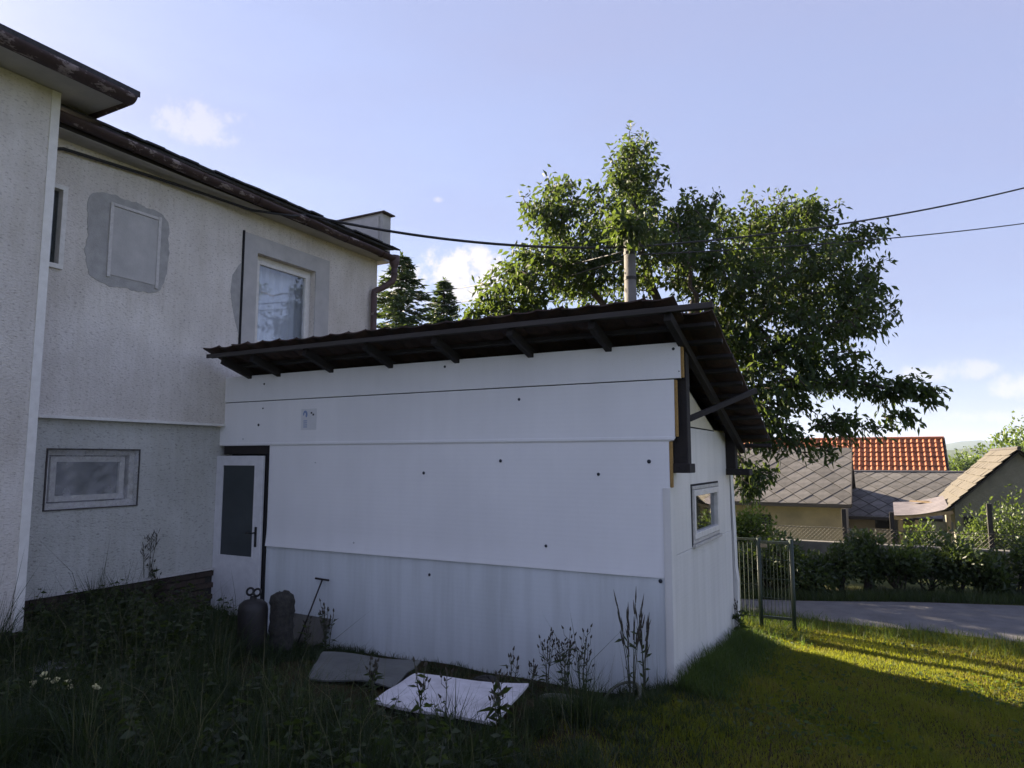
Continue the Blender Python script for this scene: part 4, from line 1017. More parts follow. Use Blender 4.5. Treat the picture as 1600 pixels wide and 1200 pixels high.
# ------------------------------------------------------------------ grass
def build_grass():
    def ok(X, Y):
        m = ~((X < XL + .03) & (Y > YB)) & ~((X < XB + .03) & (Y <= YB)) & ~((X > -7.6) & (X < -1.70) & (Y > YF - .02) & (Y < 9.0))
        return m
    def scatter(n, x0, x1, y0, y1):
        X = RNG.uniform(x0, x1, n); Y = RNG.uniform(y0, y1, n); m = ok(X, Y); return X[m], Y[m]
    # rough long grass before house and shed
    X, Y = scatter(130000, -7.5, -.9, 1.6, 6.2)
    bare = np.maximum(np.exp(-(((X + 4.0) / 1.0) ** 2 + ((Y - 4.25) / .5) ** 2)), np.exp(-(((X + 2.9) / .8) ** 2 + ((Y - 4.15) / .35) ** 2)))          # trodden soil by the boards
    board = (X > -4.9) & (X < -2.4) & (Y > 4.35)
    edge = smooth01((-.9 - X) / 1.1)
    keep = (RNG.random(len(X)) > bare * .97) & (~board | (RNG.random(len(X)) < .25)) & (RNG.random(len(X)) < .15 + .85 * edge)
    X, Y = X[keep], Y[keep]
    # clumps: every blade leans with and is as tall as its tussock
    K = 900; kx, ky = RNG.uniform(-7.5, -.9, K), RNG.uniform(1.6, 6.2, K); kh = RNG.gamma(4, .25, K)
    near_k = np.zeros(len(X), dtype=int)
    for i0 in range(0, len(X), 4000):
        dd = (X[i0:i0 + 4000, None] - kx) ** 2 + (Y[i0:i0 + 4000, None] - ky) ** 2; near_k[i0:i0 + 4000] = dd.argmin(1)
    pull = RNG.random(len(X)) ** .7 * .55
    X = X + (kx[near_k] - X) * pull; Y = Y + (ky[near_k] - Y) * pull
    m = ok(X, Y) & (Y < YF - .03); X, Y, near_k = X[m], Y[m], near_k[m]
    h = (.07 + .17 * RNG.random(len(X))) * (.45 + .75 * kh[near_k]) * (.35 + .65 * smooth01((-1.3 - X) / 1.4))
    h = h * (1 + .4 * smooth01((-4.8 - X) / 1.2) * smooth01((Y - 3.0) / 1.2))
    nearwall = (X > -7.5) & (Y > 4.75) & ((X > -5.9) | (Y > 5.2)); h = np.where(nearwall, np.minimum(h, .05 + .10 * RNG.random(len(X))), h)
    bd = (X > -5.0) & (X < -2.3) & (Y > 3.85); h = np.where(bd, np.minimum(h, .05 + .05 * RNG.random(len(X))), h)
    bd2 = (X > -2.6) & (Y > 4.9); h = np.where(bd2, np.minimum(h, .16), h)
    h = h * (1 + .7 * (RNG.random(len(X)) > .975))
    grass('long_grass', X, Y, h, RNG.uniform(.003, .0075, len(X)), M['tallgrass'], .75, 'dark long rough grass in front of house and shed')
    # dry stalks with pale seed tips standing above the long grass
    X, Y = scatter(700, -7.3, -1.6, 2.2, 6.0); k = ~((X > -5.6) & (X < -2.2) & (Y > 3.9)); X, Y = X[k], Y[k]
    grass('dry_stalks', X, Y, RNG.uniform(.35, .75, len(X)), RNG.uniform(.002, .004, len(X)), M['dry'], .4, 'thin dry stalks scattered through the long grass')
    # broad-leaved undergrowth: nettles and docks against the house and through the long grass
    n1 = 520; X = np.concatenate([RNG.uniform(-7.4, -5.2, 330), RNG.uniform(-6.5, -1.9, 190)]); Y = np.concatenate([RNG.uniform(3.5, 5.5, 330), RNG.uniform(2.4, 3.7, 190)])
    m = ok(X, Y) & ~((X > -7.5) & (X < -5.9) & (Y > 5.3)) & ~((X > -6.0) & (Y > 4.3)); X, Y = X[m], Y[m]; H = RNG.uniform(.18, .50, len(X)) * np.where(Y > 3.7, 1.15, .7)
    P, D, S, st = [], [], [], []
    for x, y, h in zip(X, Y, H):
        z = g(x, y); a0 = RNG.random() * 6.28; lx, ly = RNG.normal(0, .10, 2) * h * 2; k = int(8 + 16 * h)
        st.append(tube([(x, y, z - .02), (x + lx * .4, y + ly * .4, z + h * .55), (x + lx, y + ly, z + h)], [.004, .003, .0015], 4, cap=False))
        for i in range(k):
            t = .15 + .85 * i / k; a = a0 + i * 2.4; P.append((x + lx * t, y + ly * t, z + h * t)); D.append((math.cos(a), math.sin(a), .25 - .3 * (1 - t))); S.append((.055 + .07 * RNG.random()) * (1.25 - .7 * t))
    P, D, S = np.array(P), np.array(D), np.array(S)
    v, f, r = leaves(P, D, S, S * RNG.uniform(.32, .6, len(S)), RNG.random(len(S)), .25)
    ug = mk('undergrowth', (v, f), M['weedleaf'], rnd=r, kind='stuff', label='dark broad-leaved weeds tangled in grass by the house', cat='weeds')
    mk('stem', fast_join(st), M['stem'], ug, kind='stuff')
    # mown lawn on the right
    X, Y = scatter(330000, -2.2, 5.0, 2.6, 11.4)
    n_ = np.array([near_edge(x) for x in X]); keep = (Y < n_ - .10) & (RNG.random(len(X)) < .3 + .7 * smooth01((X + 2.0) / .9)) ; X, Y = X[keep], Y[keep]
    dry = np.exp(-(((X - .2) / .5) ** 2 + ((Y - 7.9) / .25) ** 2))
    k2 = RNG.random(len(X)) > dry * .7; X, Y = X[k2], Y[k2]
    tuft = .5 + .5 * np.sin(3.1 * X + 1.3 * Y) * np.sin(2.3 * Y - 1.9 * X)
    h = .022 + .03 * RNG.random(len(X)) + .025 * tuft
    grass('lawn', X, Y, h, RNG.uniform(.004, .0085, len(X)), M['lawn'], .6, 'short mown lawn right of the shed, partly in sun', mott=1.5)
    # straw-dry clippings lying on the mown grass, in patches
    X, Y = scatter(60000, -1.4, 4.2, 2.8, 9.0); pt = np.sin(1.9 * X + .8 * Y + 1.2 * np.sin(1.3 * Y)) * np.sin(1.7 * Y - .9 * X) + .5 * np.sin(5.3 * X + 3.1 * Y)
    k = RNG.random(len(X)) < smooth01((pt - .05) / .7) * .8; X, Y = X[k], Y[k]
    grass('dry_clippings', X, Y, RNG.uniform(.02, .05, len(X)), RNG.uniform(.003, .006, len(X)), M['straw'], 1.6, 'dry straw-coloured clippings lying on the lawn')
    # low clover and plantain leaves through the lawn
    X, Y = scatter(9000, -1.6, 4.2, 2.8, 10.4); k = (np.sin(2.3 * X - 1.1 * Y) * np.sin(1.9 * Y + .7 * X) + .3 * RNG.normal(size=len(X))) > .25; X, Y = X[k], Y[k]; n_ = len(X)
    a = RNG.random(n_) * 6.28; v, f, r = leaves(np.stack([X, Y, gz(X, Y) + .02 + .02 * RNG.random(n_)], 1), np.stack([np.cos(a), np.sin(a), RNG.uniform(.1, .5, n_)], 1), RNG.uniform(.03, .07, n_), RNG.uniform(.018, .035, n_), RNG.random(n_), .2)
    mk('lawn_weeds', (v, f), M['verge'], rnd=r, kind='stuff', label='low broad-leaved weeds growing through the mown lawn', cat='weeds')
    # taller verge along the lane, by the gate and round the shed corner
    X, Y = scatter(70000, -8, 6.5, 8.9, 12.4)
    n_ = np.array([near_edge(x) for x in X]); band = np.exp(-(((Y - n_ + .42) / .34) ** 2)) + (X < -1.0) * (Y > 9.6) * .5
    keep = (RNG.random(len(X)) < band) & (Y < n_ + .05); X, Y = X[keep], Y[keep]
    h = .07 + .12 * RNG.random(len(X)) ** 1.5
    grass('verge_grass', X, Y, h, RNG.uniform(.004, .008, len(X)), M['verge'], .5, 'taller green grass verge between lawn and lane')
    X = -1.62 + np.abs(RNG.normal(0, .22, 9000)); Y = RNG.uniform(5.9, 9.2, 9000); h = (.06 + .16 * RNG.random(9000)) * np.exp(-(X + 1.62) / .5)
    grass('wall_foot_grass', X, Y, h + .03, RNG.uniform(.004, .008, len(X)), M['verge'], .5, 'unmown grass along the foot of the shed side')
    # far verge under the hedge
    X = RNG.uniform(-8, 8, 24000); fe = np.array([far_edge(x) for x in X]); Y = fe + np.abs(RNG.normal(0, .35, len(X)))
    grass('far_verge_grass', X, Y, .06 + .16 * RNG.random(len(X)), RNG.uniform(.005, .01, len(X)), M['hedge'], .5, 'dark grass strip under the hedge across the lane')
build_grass()

# ------------------------------------------------------------------ trees
def build_cherry():
    d0 = 14.2; B = atD(1075, 700, d0); x, y = B.x, B.y; z0 = g(x, y)
    t = empty('cherry_tree', (x, y, z0), 'large dark-leaved cherry tree spreading behind the shed roof', 'tree')
    def P(px, py, d): return atD(px, py, d)
    top = (x, y, z0 + 2.4)
    limbs = [([(x, y, z0 - .2), (x + .05, y, z0 + 1.2), top], .24, .19),
             ([top, P(1040, 520, 14.0), P(1005, 400, 13.8), P(990, 300, 13.6), P(990, 225, 13.6)], .13, .02),
             ([top, P(1000, 540, 13.6), P(920, 450, 13.2), P(880, 350, 13.0), P(872, 285, 13)], .10, .015),
             ([top, P(960, 580, 13.4), P(860, 500, 13.0), P(790, 480, 12.9), P(742, 488, 12.8)], .08, .012),
             ([top, P(1110, 520, 14.2), P(1150, 420, 14.4), P(1180, 330, 14.5)], .12, .02),
             ([top, P(1160, 530, 13.8), P(1260, 440, 13.6), P(1370, 360, 13.6)], .11, .012),
             ([top, P(1180, 560, 13.2), P(1290, 510, 12.9), P(1400, 480, 12.8)], .09, .012),
             ([top, P(1160, 610, 13.2), P(1290, 600, 12.6), P(1400, 605, 12.4), P(1470, 615, 12.3)], .07, .008),
             ([top, P(1150, 640, 13.0), P(1220, 680, 12.4), P(1270, 720, 12.2)], .05, .008),
             ([top, P(1120, 660, 12.6), P(1160, 720, 12.0), P(1185, 765, 11.9)], .05, .008),
             ([top, P(1080, 480, 15.4), P(1120, 400, 16.2), P(1200, 420, 16.6)], .09, .015),
             ([top, P(1090, 520, 12.8), P(1080, 420, 12.2), P(1060, 350, 12.2)], .08, .012),
             ([P(1005, 400, 13.8), P(1000, 385, 12.0), P(985, 362, 10.5), P(970, 350, 10.2)], .03, .008)]
    def b(px, py, rx, ry, d, rd, w):
        c = P(px, py, d); k = d / F; return ((c.x, c.y, c.z), (rx * k * .95 + rd * .1, rd, ry * k), w)
    blobs = [b(990, 265, 36, 58, 13.6, .8, 110), b(985, 340, 68, 60, 13.6, 1.1, 170), b(872, 330, 48, 62, 13, .8, 120), b(868, 420, 90, 62, 13.1, 1.2, 230),
             b(800, 470, 60, 34, 12.9, .7, 90), b(742, 488, 18, 12, 12.8, .3, 12), b(1085, 345, 45, 45, 13.2, 1.0, 110), b(1060, 400, 70, 55, 12.8, 1.3, 130),
             b(1190, 365, 80, 52, 14.3, 1.4, 220), b(1260, 330, 55, 28, 14, .8, 60), b(1150, 440, 90, 60, 13.2, 1.5, 230), b(1270, 430, 85, 75, 13.4, 1.4, 270), b(1350, 365, 36, 22, 13.6, .5, 30),
             b(1345, 480, 62, 48, 12.9, .9, 110), b(1230, 530, 110, 60, 13.0, 1.3, 250), b(1130, 520, 60, 60, 13.4, 1.0, 100), b(1200, 610, 80, 50, 12.7, 1.0, 150), b(1310, 590, 60, 40, 12.6, .8, 70),
             b(1400, 608, 55, 18, 12.4, .4, 48), b(1460, 615, 22, 12, 12.3, .25, 12), b(1415, 650, 34, 14, 12.3, .3, 14), b(1320, 660, 50, 22, 12.3, .5, 34), b(1210, 680, 60, 32, 12.4, .7, 70), b(1175, 740, 34, 34, 12, .45, 40),
             b(1290, 705, 26, 12, 12.2, .3, 10), b(980, 440, 120, 40, 14.4, 1.0, 90), b(985, 352, 42, 24, 10.35, .45, 46), b(940, 400, 40, 40, 12.6, .7, 70)]
    make_tree(t, limbs, blobs, 1950, 18, .136, (M['bark'], M['cherry']), .009, 4, spread=.17)
build_cherry()

def spruce(px, ytop, d, h_extra, width, label, seed):
    rr = random.Random(seed); p = atD(px, ytop, d); x, y, zt = p; z0 = g(x, y); H = zt - z0
    t = empty('spruce_tree', (x, y, z0), label, 'tree')
    mk('trunk', tube([(x, y, z0 - .2), (x, y, z0 + H * .5), (x, y, zt)], [.16, .09, .01], 8), M['bark'], t, smooth=True)
    P, D, BR = [], [], []; z = zt - .12
    while z > z0 + .5:
        k = (zt - z) / H; L = width * (k ** .85) + .08; n = 7 + int(7 * k)
        for i in range(n):
            a = rr.uniform(0, 6.28); l = L * rr.uniform(.7, 1.08); e = Vector((x + math.cos(a) * l, y + math.sin(a) * l, z - .18 * l + .12 * l * rr.random()))
            m = Vector((x, y, z)).lerp(e, .6) - Vector((0, 0, .10 * l)); s = Vector((x, y, z + .05))
            BR.append(tube([s, m, e], [.014, .009, .003], 4, cap=False))
            c = int(18 + 40 * l)
            for j in range(c):
                u = rr.random() ** .7; q = s.lerp(m, u * 2) if u < .5 else m.lerp(e, (u - .5) * 2)
                sd = rr.choice((-1, 1)); dv = Vector((math.cos(a) * .7 - sd * math.sin(a), math.sin(a) * .7 + sd * math.cos(a), rr.uniform(-.35, .25)))
                P.append((q.x, q.y, q.z + rr.uniform(-.02, .02))); D.append(tuple(dv))
            P.append(tuple(e)); D.append((math.cos(a), math.sin(a), .25))
        z -= rr.uniform(.10, .17) * (.6 + .6 * k)
    for j in range(14): P.append((x, y, zt - .3 * rr.random())); D.append((rr.uniform(-.6, .6), rr.uniform(-.6, .6), .8))
    P, D = np.array(P), np.array(D); n = len(P)
    v, f, r = leaves(P, D, RNG.uniform(.10, .23, n), RNG.uniform(.03, .055, n), RNG.random(n), .1, .1)
    mk('branch', fast_join(BR), M['bark'], t, kind='stuff'); mk('crown', (v, f), M['spruce'], t, rnd=r)
spruce(628, 398, 19, 0, 3.7, 'broad dark spruce beside the house downpipe', 3)
spruce(694, 436, 21, 0, 2.1, 'slender spruce with a pointed tip above the shed roof', 5)

# hedge across the lane, built shrub by shrub
def build_hedge():
    k = 0
    for px in (1175, 1225, 1270, 1315, 1358, 1402, 1448, 1492, 1540, 1590, 1640):
        x0 = atY(px, 900, 15.0).x; c = (x0, far_edge(x0) + .95 + random.uniform(-.1, .2)); z0 = g(*c)
        topz = atD(px, 850 - 13 * math.sin(k * 2.1) - 5 * math.sin(k * 5.3), (-c[0] * SY + c[1] * CY)).z
        shrub('hedge_shrub', 'low dark leafy shrub in the hedge across the lane', 'shrub', c, (.55 + .16 * math.sin(k * 1.3), .6, max(.35, (topz - z0) / 1.75)), 2300, .075 + .02 * (k % 3), M['hedge'], 'hedge shrubs across the lane', seed=30 + k, lobes=9); k += 1
    for i, (px, ytop, dd, rx, lab) in enumerate(((1452, 806, 15.9, .55, 'sunlit-tipped bush beside the canopy shed, left of the fence post'), (1520, 796, 16.0, .6, 'leafy bush in front of the rough gable wall'), (1592, 770, 15.8, .6, 'tall bush crowding the gable wall and fence post'))):
        p = atD(px, ytop, dd); z0 = g(p.x, p.y)
        shrub('garden_bush', lab, 'bush', (p.x, p.y), (rx, .55, (p.z - z0) / 1.85), 2600, .10, M['bush'], seed=50 + i, lobes=10)
    p = atD(1172, 790, 15.2)
    shrub('garden_bush', 'yellow-green bush behind the wire gate', 'bush', (p.x, p.y), (.55, .5, (p.z - g(p.x, p.y)) / 1.8), 1800, .10, M['farbush'], seed=58, lobes=8)
build_hedge()

# ------------------------------------------------------------------ low wall and chain-link fence across the lane
def build_far_fence():
    y = 17.0
    a, b = atY(1170, 850, y), atY(1425, 850, y); zt = atY(1300, 846, y).z
    mk('low_wall', box(a.x - 1.5, b.x + 3.5, y - .12, y + .12, -1.9, zt), M['oldwall'], loc=(b.x, y, -1.4), bevel=.02, label='low weathered concrete wall behind the hedge', cat='wall')
    y2 = y + .2; zb = zt - .05; zf = atY(1300, 823, y2).z
    t = empty('chainlink_fence', (b.x, y2, g(b.x, y2)), 'rusty chain-link fence with dark posts behind the low wall', 'fence')
    for px, ptop in ((1318, 795), (1393, 800), (1545, 787)):
        p = atY(px, ptop, y2); mk('post', box(p.x - .045, p.x + .045, y2 - .045, y2 + .045, -2.2, p.z), M['darkmetal'], t, bevel=.006)
    x0, x1 = a.x - 1.5, b.x + 3.5; mesh = []
    for r in range(10):
        pass
    s = .085; x = x0
    while x < x1:
        for sg in (1, -1):
            hgt = zf - zb; mesh.append(tube([(x, y2 - .05, zb if sg > 0 else zf), (x + hgt, y2 - .05 - .006 * sg, zf if sg > 0 else zb)], .0035, 3, cap=False))
        x += s
    mk('wire_mesh', fast_join(mesh), M['wire'], t, kind='stuff')
    P = [(x0 + (x1 - x0) * i / 60, y2 - .05, zf - .03 * abs(math.sin(i * .42))) for i in range(61)]
    mk('top_wire', tube(P, .006, 4), M['wire'], t)
build_far_fence()

# ------------------------------------------------------------------ houses across the lane
def slates(roof, o, ex, ev, w, h, size, name='slate'):
    """diamond fibre slates over the rectangle o + u*ex + v*ev"""
    o = Vector(o); ex = Vector(ex).normalized(); ev = Vector(ev).normalized(); nn = ex.cross(ev).normalized()
    hd = size * .72; j = -1; meshes = {}
    row = 0; v = -hd * .5
    while v < h + hd:
        u = -hd + (hd if row % 2 else 0)
        while u < w + hd:
            poly = clip_rect([(u, v - hd + .012), (u + hd - .012, v), (u, v + hd - .012), (u - hd + .012, v)], 0, w, 0, h)
            if len(poly) >= 3:
                jit = random.uniform(0, .006)
                key = None
                full = len(poly) == 4 and u - hd >= 0 and u + hd <= w and v - hd >= 0 and v + hd <= h
                c = o + ex * u + ev * v
                def lift(q): return .004 + jit + .016 * (v + hd - q[1]) / (2 * hd)
                if full and 'full' in meshes:
                    s = share(name, meshes['full'], c + nn * jit, roof)
                else:
                    P = [o + ex * q[0] + ev * q[1] + nn * lift(q) for q in poly]
                    s = mk(name, prism(P, nn * .007), M['slate'], roof, loc=c)
                    if full: meshes['full'] = s.data
            u += 2 * hd
        v += hd; row += 1
def gable_wall(x0, x1, y, z0, ze, xr, zr, d): return prism([(x0, y, z0), (x1, y, z0), (x1, y, ze), (xr, y, zr), (x0, y, ze)], (0, d, 0))
def farm_house(name, label, xl, xr, ye, ze, yr, zr, wallmat, setback=.35, zg=-2.4):
    t = empty(name, ((xl + xr) / 2, ye + 1.5, zg), label, 'house')
    yb = yr + (yr - ye)
    mk('wall', box(xl, xr - .22, ye + setback, yb - setback, zg, ze + .02), wallmat, t)
    mk('gable', prism([(xr - .23, ye + setback, ze + .02), (xr - .23, yb - setback, ze + .02), (xr - .23, yr, zr - .12)], (-.2, 0, 0)), wallmat, t)
    r = mk('roof', join(prism([(xl, ye, ze), (xr, ye, ze), (xr, yr, zr), (xl, yr, zr)], (0, 0, -.09)), prism([(xl, yb, ze), (xr, yb, ze), (xr, yr + .004, zr - .002), (xl, yr + .004, zr - .002)], (0, 0, -.09))), M['mortarroof'], t)
    return t, r
def build_far_houses():
    # nearer slate-roofed house
    e = atY(1330, 789, 23.9); yr = 26.2; rdg = atY(1330, 700, yr)
    xl, xr = -8.0, e.x
    t, r = farm_house('slate_roof_house', 'low ochre farm building under a sunlit diamond-slate roof', xl, xr, 23.9, e.z, yr, rdg.z, M['ochre'])
    dv = Vector((0, yr - 23.9, rdg.z - e.z)); slates(r, (-5.6, 23.9, e.z), (1, 0, 0), dv, xr + 5.6, dv.length, .40)
    mk('verge_board', beam((xr + .012, 23.88, e.z - .02), (xr + .012, yr, rdg.z - .02), .02, .14, up=(0, -1, 1)), M['timber_grey'], t)
    mk('eave_board', box(xl, xr, 23.86, 23.885, e.z - .10, e.z + .01), M['timber_grey'], t)
    p = atY(1188, 815, 24.25); w = mk('window', frame_x(0, .05, -.4, .4, -.3, .3, .06), M['wframe_old'], t)
    w.data.transform(Matrix.Rotation(R(-90), 4, 'Z')); w.location = Vector((p.x, 24.24, p.z)) - WL[t.name]; WL[w.name] = Vector((p.x, 24.24, p.z))
    mk('pane', box(p.x - .34, p.x + .34, 24.245, 24.249, p.z - .24, p.z + .24), M['dark'], w)
    # lower slate-roofed range behind it
    e2 = atY(1330, 807, 26.6); yr2 = 28.9; r2 = atY(1420, 738, yr2); x2 = 3.6
    t, r = farm_house('slate_roof_outbuilding', 'lower outbuilding with dark slate roof half in shadow', e.x - .6, x2, 26.6, e2.z, yr2, r2.z, M['ochre'])
    dv = Vector((0, yr2 - 26.6, r2.z - e2.z)); slates(r, (e.x - .45, 26.6, e2.z), (1, 0, 0), dv, x2 - e.x + .45, dv.length, .40)
    mk('ridge_cap', tube([(e.x - .6, yr2, r2.z + .015), (x2, yr2, r2.z + .015)], .05, 8), M['slate'], t)
    a, b = atY(1369, 811, 26.93), atY(1391, 824, 26.93)
    w = mk('window', box(a.x, b.x, 26.91, 26.96, b.z, a.z), M['dark'], t); mk('frame', wall_holes('y', 26.9, -.03, a.x - .04, b.x + .04, b.z - .04, a.z + .04, [(a.x, b.x, b.z, a.z)]), M['timber'], w)
    # orange tiled roof beyond
    yr3 = 41.0; r3 = atY(1475, 686, yr3); ye3 = 38.2; ze3 = r3.z - 2.5; xl3, xr3 = -7.5, r3.x
    t, r = farm_house('orange_roof_house', 'house with bright orange tiled roof beyond the slate roofs', xl3, xr3, ye3, ze3, yr3, r3.z, M['ochre'], zg=-3.0)
    tw, nrow = .262, 11; dv = Vector((0, yr3 - ye3, r3.z - ze3)); gl = dv.length / nrow; dn = dv.normalized(); nn = Vector((1, 0, 0)).cross(dn)
    V, Fc = [], []; ncol = int((xr3 - xl3) / tw); K = 6
    for j in range(nrow):
        for s in (0, 1):
            for i in range(ncol * K + 1):
                u = i / K; z = .042 * (math.cos(2 * math.pi * u)) + (.06 if s == 0 else .005) + .006 * math.sin(int(u) * 7.3 + j * 3.1)
                V.append(Vector((xl3 + u * tw, ye3, ze3)) + dn * (gl * (j + s * 1.06)) + nn * (z + .02))
        w = ncol * K + 1; o = j * 2 * w
        for i in range(ncol * K): Fc.append((o + i, o + i + 1, o + w + i + 1, o + w + i))
        for i in range(w): V.append(V[o + i] - nn * .05)
    # lower lips
    V2, F2 = [], []
    w = ncol * K + 1; V = []; Fc = []
    for j in range(nrow):
        o = len(V)
        for s in range(3):
            for i in range(w):
                u = i / K; wave = .042 * math.cos(2 * math.pi * u) + .006 * math.sin(int(u) * 7.3 + j * 3.1)
                q = Vector((xl3 + u * tw, ye3, ze3)) + dn * (gl * (j + (1.06 if s == 2 else 0))) + nn * (wave + (.005, .062, .01)[s] + .02); V.append(q)
        for s in range(2):
            for i in range(w - 1): Fc.append((o + s * w + i, o + s * w + i + 1, o + (s + 1) * w + i + 1, o + (s + 1) * w + i))
    mk('tiles', (V, Fc), M['orange'], r, kind='stuff')
    mk('ridge_tile', tube([(xl3, yr3, r3.z + .05), (xr3, yr3, r3.z + .05)], .09, 8), M['orange'], r)
    mk('verge_board', beam((xr3 + .02, ye3, ze3 - .02), (xr3 + .02, yr3, r3.z), .03, .2, up=(0, -1, 1)), M['timber'], t)
    c = atY(1322, 684, yr3 + .3); ch = mk('chimney', box(c.x - .35, c.x + .35, yr3 + .05, yr3 + .65, r3.z - .8, c.z + .03), M['orange'], r, bevel=.02)
    mk('cap', box(c.x - .42, c.x + .42, yr3 - .02, yr3 + .72, c.z + .031, c.z + .10), M['timber_red'], r)
    # gabled shed on the right with its lean-to canopy
    yg = 20.4; rg = atY(1592, 701, yg); eg = atY(1474, 800, yg); L = 5.0
    hw = rg.x - eg.x; t = empty('gabled_shed', (rg.x, yg + 2, -2.2), 'rough grey gabled shed with sunlit beige roof', 'shed')
    zl = eg.z + .10
    mk('wall', gable_wall(eg.x + .25, rg.x + hw - .25, yg + .15, -2.3, eg.z + .2, rg.x, rg.z - .06, L - .3), M['roughgable'], t)
    sl = Vector((hw, 0, rg.z - eg.z)); n = 9; me = None
    rf = mk('roof', join(prism([(eg.x, yg, eg.z - .05), (rg.x, yg, rg.z - .05), (rg.x, yg + L, rg.z - .05), (eg.x, yg + L, eg.z - .05)], (0, 0, -.05)),
                         prism([(rg.x + hw, yg, eg.z - .05), (rg.x + .002, yg, rg.z - .053), (rg.x + .002, yg + L, rg.z - .053), (rg.x + hw, yg + L, eg.z - .05)], (0, 0, -.05))), M['mortarroof'], t)
    dn = sl.normalized(); nn = Vector((0, 1, 0)).cross(dn) * -1
    if nn.z < 0: nn = -nn
    for k in range(n):
        for q in range(7):
            y0, y1 = yg - .05 + (L + .1) / 7 * q, yg - .05 + (L + .1) / 7 * (q + 1) - .008
            a = Vector((eg.x, 0, eg.z)) + sl * (k / n) + nn * .035; b = Vector((eg.x, 0, eg.z)) + sl * ((k + 1.12) / n) + nn * .008
            j = random.uniform(-.012, .012)
            P = [Vector((a.x, y0, a.z + j)), Vector((a.x, y1, a.z - j)), Vector((b.x, y1, b.z)), Vector((b.x, y0, b.z))]
            mk('shingle', prism(P, -nn * .012), M['beigeroof'], rf)
    sl2 = prism([(rg.x + hw, yg - .05, eg.z), (rg.x, yg - .05, rg.z), (rg.x, yg + L + .05, rg.z), (rg.x + hw, yg + L + .05, eg.z)], (0, 0, -.02)); mk('roof_slope', sl2, M['beigeroof'], rf)
    mk('ridge_cap', tube([(rg.x, yg - .08, rg.z + .01), (rg.x, yg + L, rg.z + .01)], .05, 8), M['timber_grey'], rf)
    mk('vent', box(eg.x + .42, eg.x + .72, yg + .12, yg + .16, eg.z - .32, eg.z - .1), M['dark'], t)
    # canopy
    a = atY(1397, 806, yg - .1); b = atY(1474, 797, yg - .1); a2 = atY(1390, 789, yg + 1.7); 
    t = empty('lean_to_canopy', (a.x, yg + .8, -2.2), 'sagging pale corrugated canopy on wooden posts beside the gabled shed', 'canopy')
    nx, ny = 10, 40; V, Fc = [], []
    for j in range(ny + 1):
        for i in range(nx + 1):
            u, s = i / nx, j / ny; x = a.x + (eg.x + .12 - a.x) * u; y = yg - .15 + 2.0 * s
            z = a.z + (b.z + .03 - a.z) * u - .05 * math.sin(math.pi * u) + .018 * math.cos(s * ny * math.pi / 2.0) + .22 * s; V.append(Vector((x, y, z)))
    m = len(V); V += [q - Vector((0, 0, .008)) for q in V]
    for j in range(ny):
        for i in range(nx):
            q = (j * (nx + 1) + i, j * (nx + 1) + i + 1, (j + 1) * (nx + 1) + i + 1, (j + 1) * (nx + 1) + i); Fc += [q, tuple(k + m for k in q[::-1])]
    mk('corrugated_sheet', (V, Fc), M['corrug'], t, smooth=True)
    mk('beam', beam((a.x + .03, yg - .08, a.z - .06), (eg.x + .2, yg - .08, b.z - .05), .05, .08), M['lightwood'], t)
    mk('beam', beam((a.x + .03, yg + 1.7, a.z + .14), (eg.x + .2, yg + 1.7, b.z + .14), .05, .08), M['lightwood'], t)
    for x, y, zt, mm in ((a.x + .03, yg - .03, a.z - .09, M['darkmetal']), (a.x + .14, yg - .03, a.z - .09, M['lightwood']), (a.x + .5, yg - .03, a.z - .09, M['lightwood']), (a.x + .05, yg + 1.7, a.z + .1, M['lightwood']), (eg.x + .1, yg - .03, b.z - .08, M['lightwood'])):
        mk('post', box(x - .045, x + .045, y - .04, y + .04, -2.3, zt), mm, t)
    mk('back_panel', box(a.x + .45, eg.x + .2, yg + .05, yg + .09, -2.2, a.z - .12), M['roughgable'], t)
    pl = atY(1440, 783, yg + 1.0)
    for i, (dx, lab) in enumerate(((0, 'loose plank lying on the canopy, raised end'), (.16, 'loose pale plank lying across the canopy'))):
        p0 = Vector((pl.x - .25 + dx, yg + 1.5, a.z + .30)); p1 = Vector((pl.x + .45, yg + 1.2 + .3 * i, a.z + .27 + .03 * i))
        mk('plank', beam(p0, p1, .10, .03), M['lightwood'], loc=p0, label=lab, cat='plank')
build_far_houses()

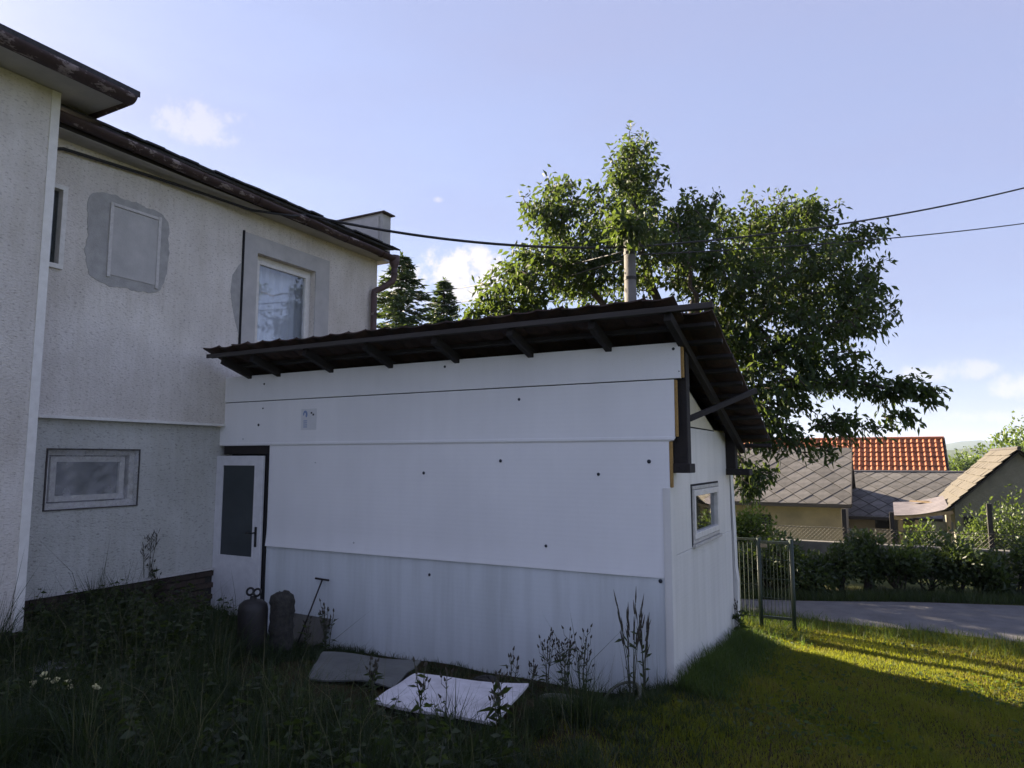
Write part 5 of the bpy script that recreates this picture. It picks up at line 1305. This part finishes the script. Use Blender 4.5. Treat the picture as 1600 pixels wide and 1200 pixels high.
# ------------------------------------------------------------------ far greenery and hills
def far_trees():
    p = atD(1605, 668, 34); c = (p.x, p.y); z0 = g(*c)
    shrub('broadleaf_tree', 'sunlit yellow-green tree behind the beige shed roof', 'tree', c, (2.1, 2.0, (p.z - z0) / 1.75), 7000, .24, M['farbush'], seed=81, lobes=14)
    p = atD(1508, 706, 60); c = (p.x, p.y); z0 = g(*c)
    shrub('broadleaf_tree', 'rounded green tree below the far blue hill', 'tree', c, (2.4, 2.2, (p.z - z0) / 1.8), 5000, .32, M['farbush'], seed=83, lobes=12)
    p = atD(1640, 690, 52); c = (p.x, p.y); z0 = g(*c)
    shrub('broadleaf_tree', 'green tree standing behind the sunlit yellow-green one', 'tree', c, (3, 2.6, (p.z - z0) / 1.8), 5000, .32, M['farbush'], seed=85, lobes=12)
far_trees()
def yard_trees():
    # trees beyond the end of the house; their shade lies over the lane
    for i, (x, y, rx, h, lab) in enumerate(((-13.7, 14.1, 1.5, 6.8, 'leafy tree by the lane beyond the end of the house'), (-14.6, 17.6, 1.7, 7.0, 'second leafy tree behind the spruce, farther along the lane'))):
        shrub('broadleaf_tree', lab, 'tree', (x, y), (rx, 1.2, h / 1.9), 5200, .16, M['cherry'], seed=91 + i, lobes=16)
yard_trees()
def hill(name, d, prof, zb, rough, seed):
    """a ridge crossing the view at distance d: (px, py) crest points"""
    rr = np.random.default_rng(seed); V, Fc = [], []; xs = np.linspace(prof[0][0], prof[-1][0], 160)
    ys = np.interp(xs, [p[0] for p in prof], [p[1] for p in prof]); ph = rr.random(6) * 6.28
    for i, (px, py) in enumerate(zip(xs, ys)):
        top = atD(px, py, d) + Vector((0, 0, rough * sum(math.sin(px * (.05 * (k + 1)) + ph[k]) / (k + 1) for k in range(6))))
        a = atD(px, 716, d * .72); b = atD(px, 716, d * 1.3)
        for q, z in ((a, zb), (a.lerp(top, .55), zb + (top.z - zb) * .62), (top, top.z), (b, zb)): V.append(Vector((q.x, q.y, z)))
    n = len(xs); Fc = [(4 * i + k, 4 * i + 4 + k, 4 * i + 5 + k, 4 * i + 1 + k) for i in range(n - 1) for k in range(3)]
    mk(name, (V, Fc), M['hill'], smooth=True, kind='structure')
hill('hill', 1500, [(-100, 703), (200, 700), (900, 700), (1300, 702), (1440, 698), (1500, 690), (1560, 688), (1640, 692), (2000, 703), (2300, 706)], -6, 1.2, 3)
hill('wooded_rise', 420, [(-400, 712), (300, 711), (1200, 709), (1460, 706), (1540, 701), (1620, 704), (2000, 709), (2600, 711)], -5, .9, 8)

# ------------------------------------------------------------------ air
def build_haze():
    m = bpy.data.materials.new('air'); m.use_nodes = True; N = m.node_tree.nodes; L = m.node_tree.links; N.remove(N['Principled BSDF'])
    v = N.new('ShaderNodeVolumePrincipled'); v.inputs['Color'].default_value = (.60, .74, 1, 1); v.inputs['Density'].default_value = HAZE; v.inputs['Anisotropy'].default_value = .2
    L.new(v.outputs[0], N['Material Output'].inputs['Volume'])
    mk('haze', box(-3900, 3900, -3900, 3900, -9, 75), m, kind='stuff', label='pale blue summer haze over the whole valley', cat='haze')
HAZE = .00022
build_haze()
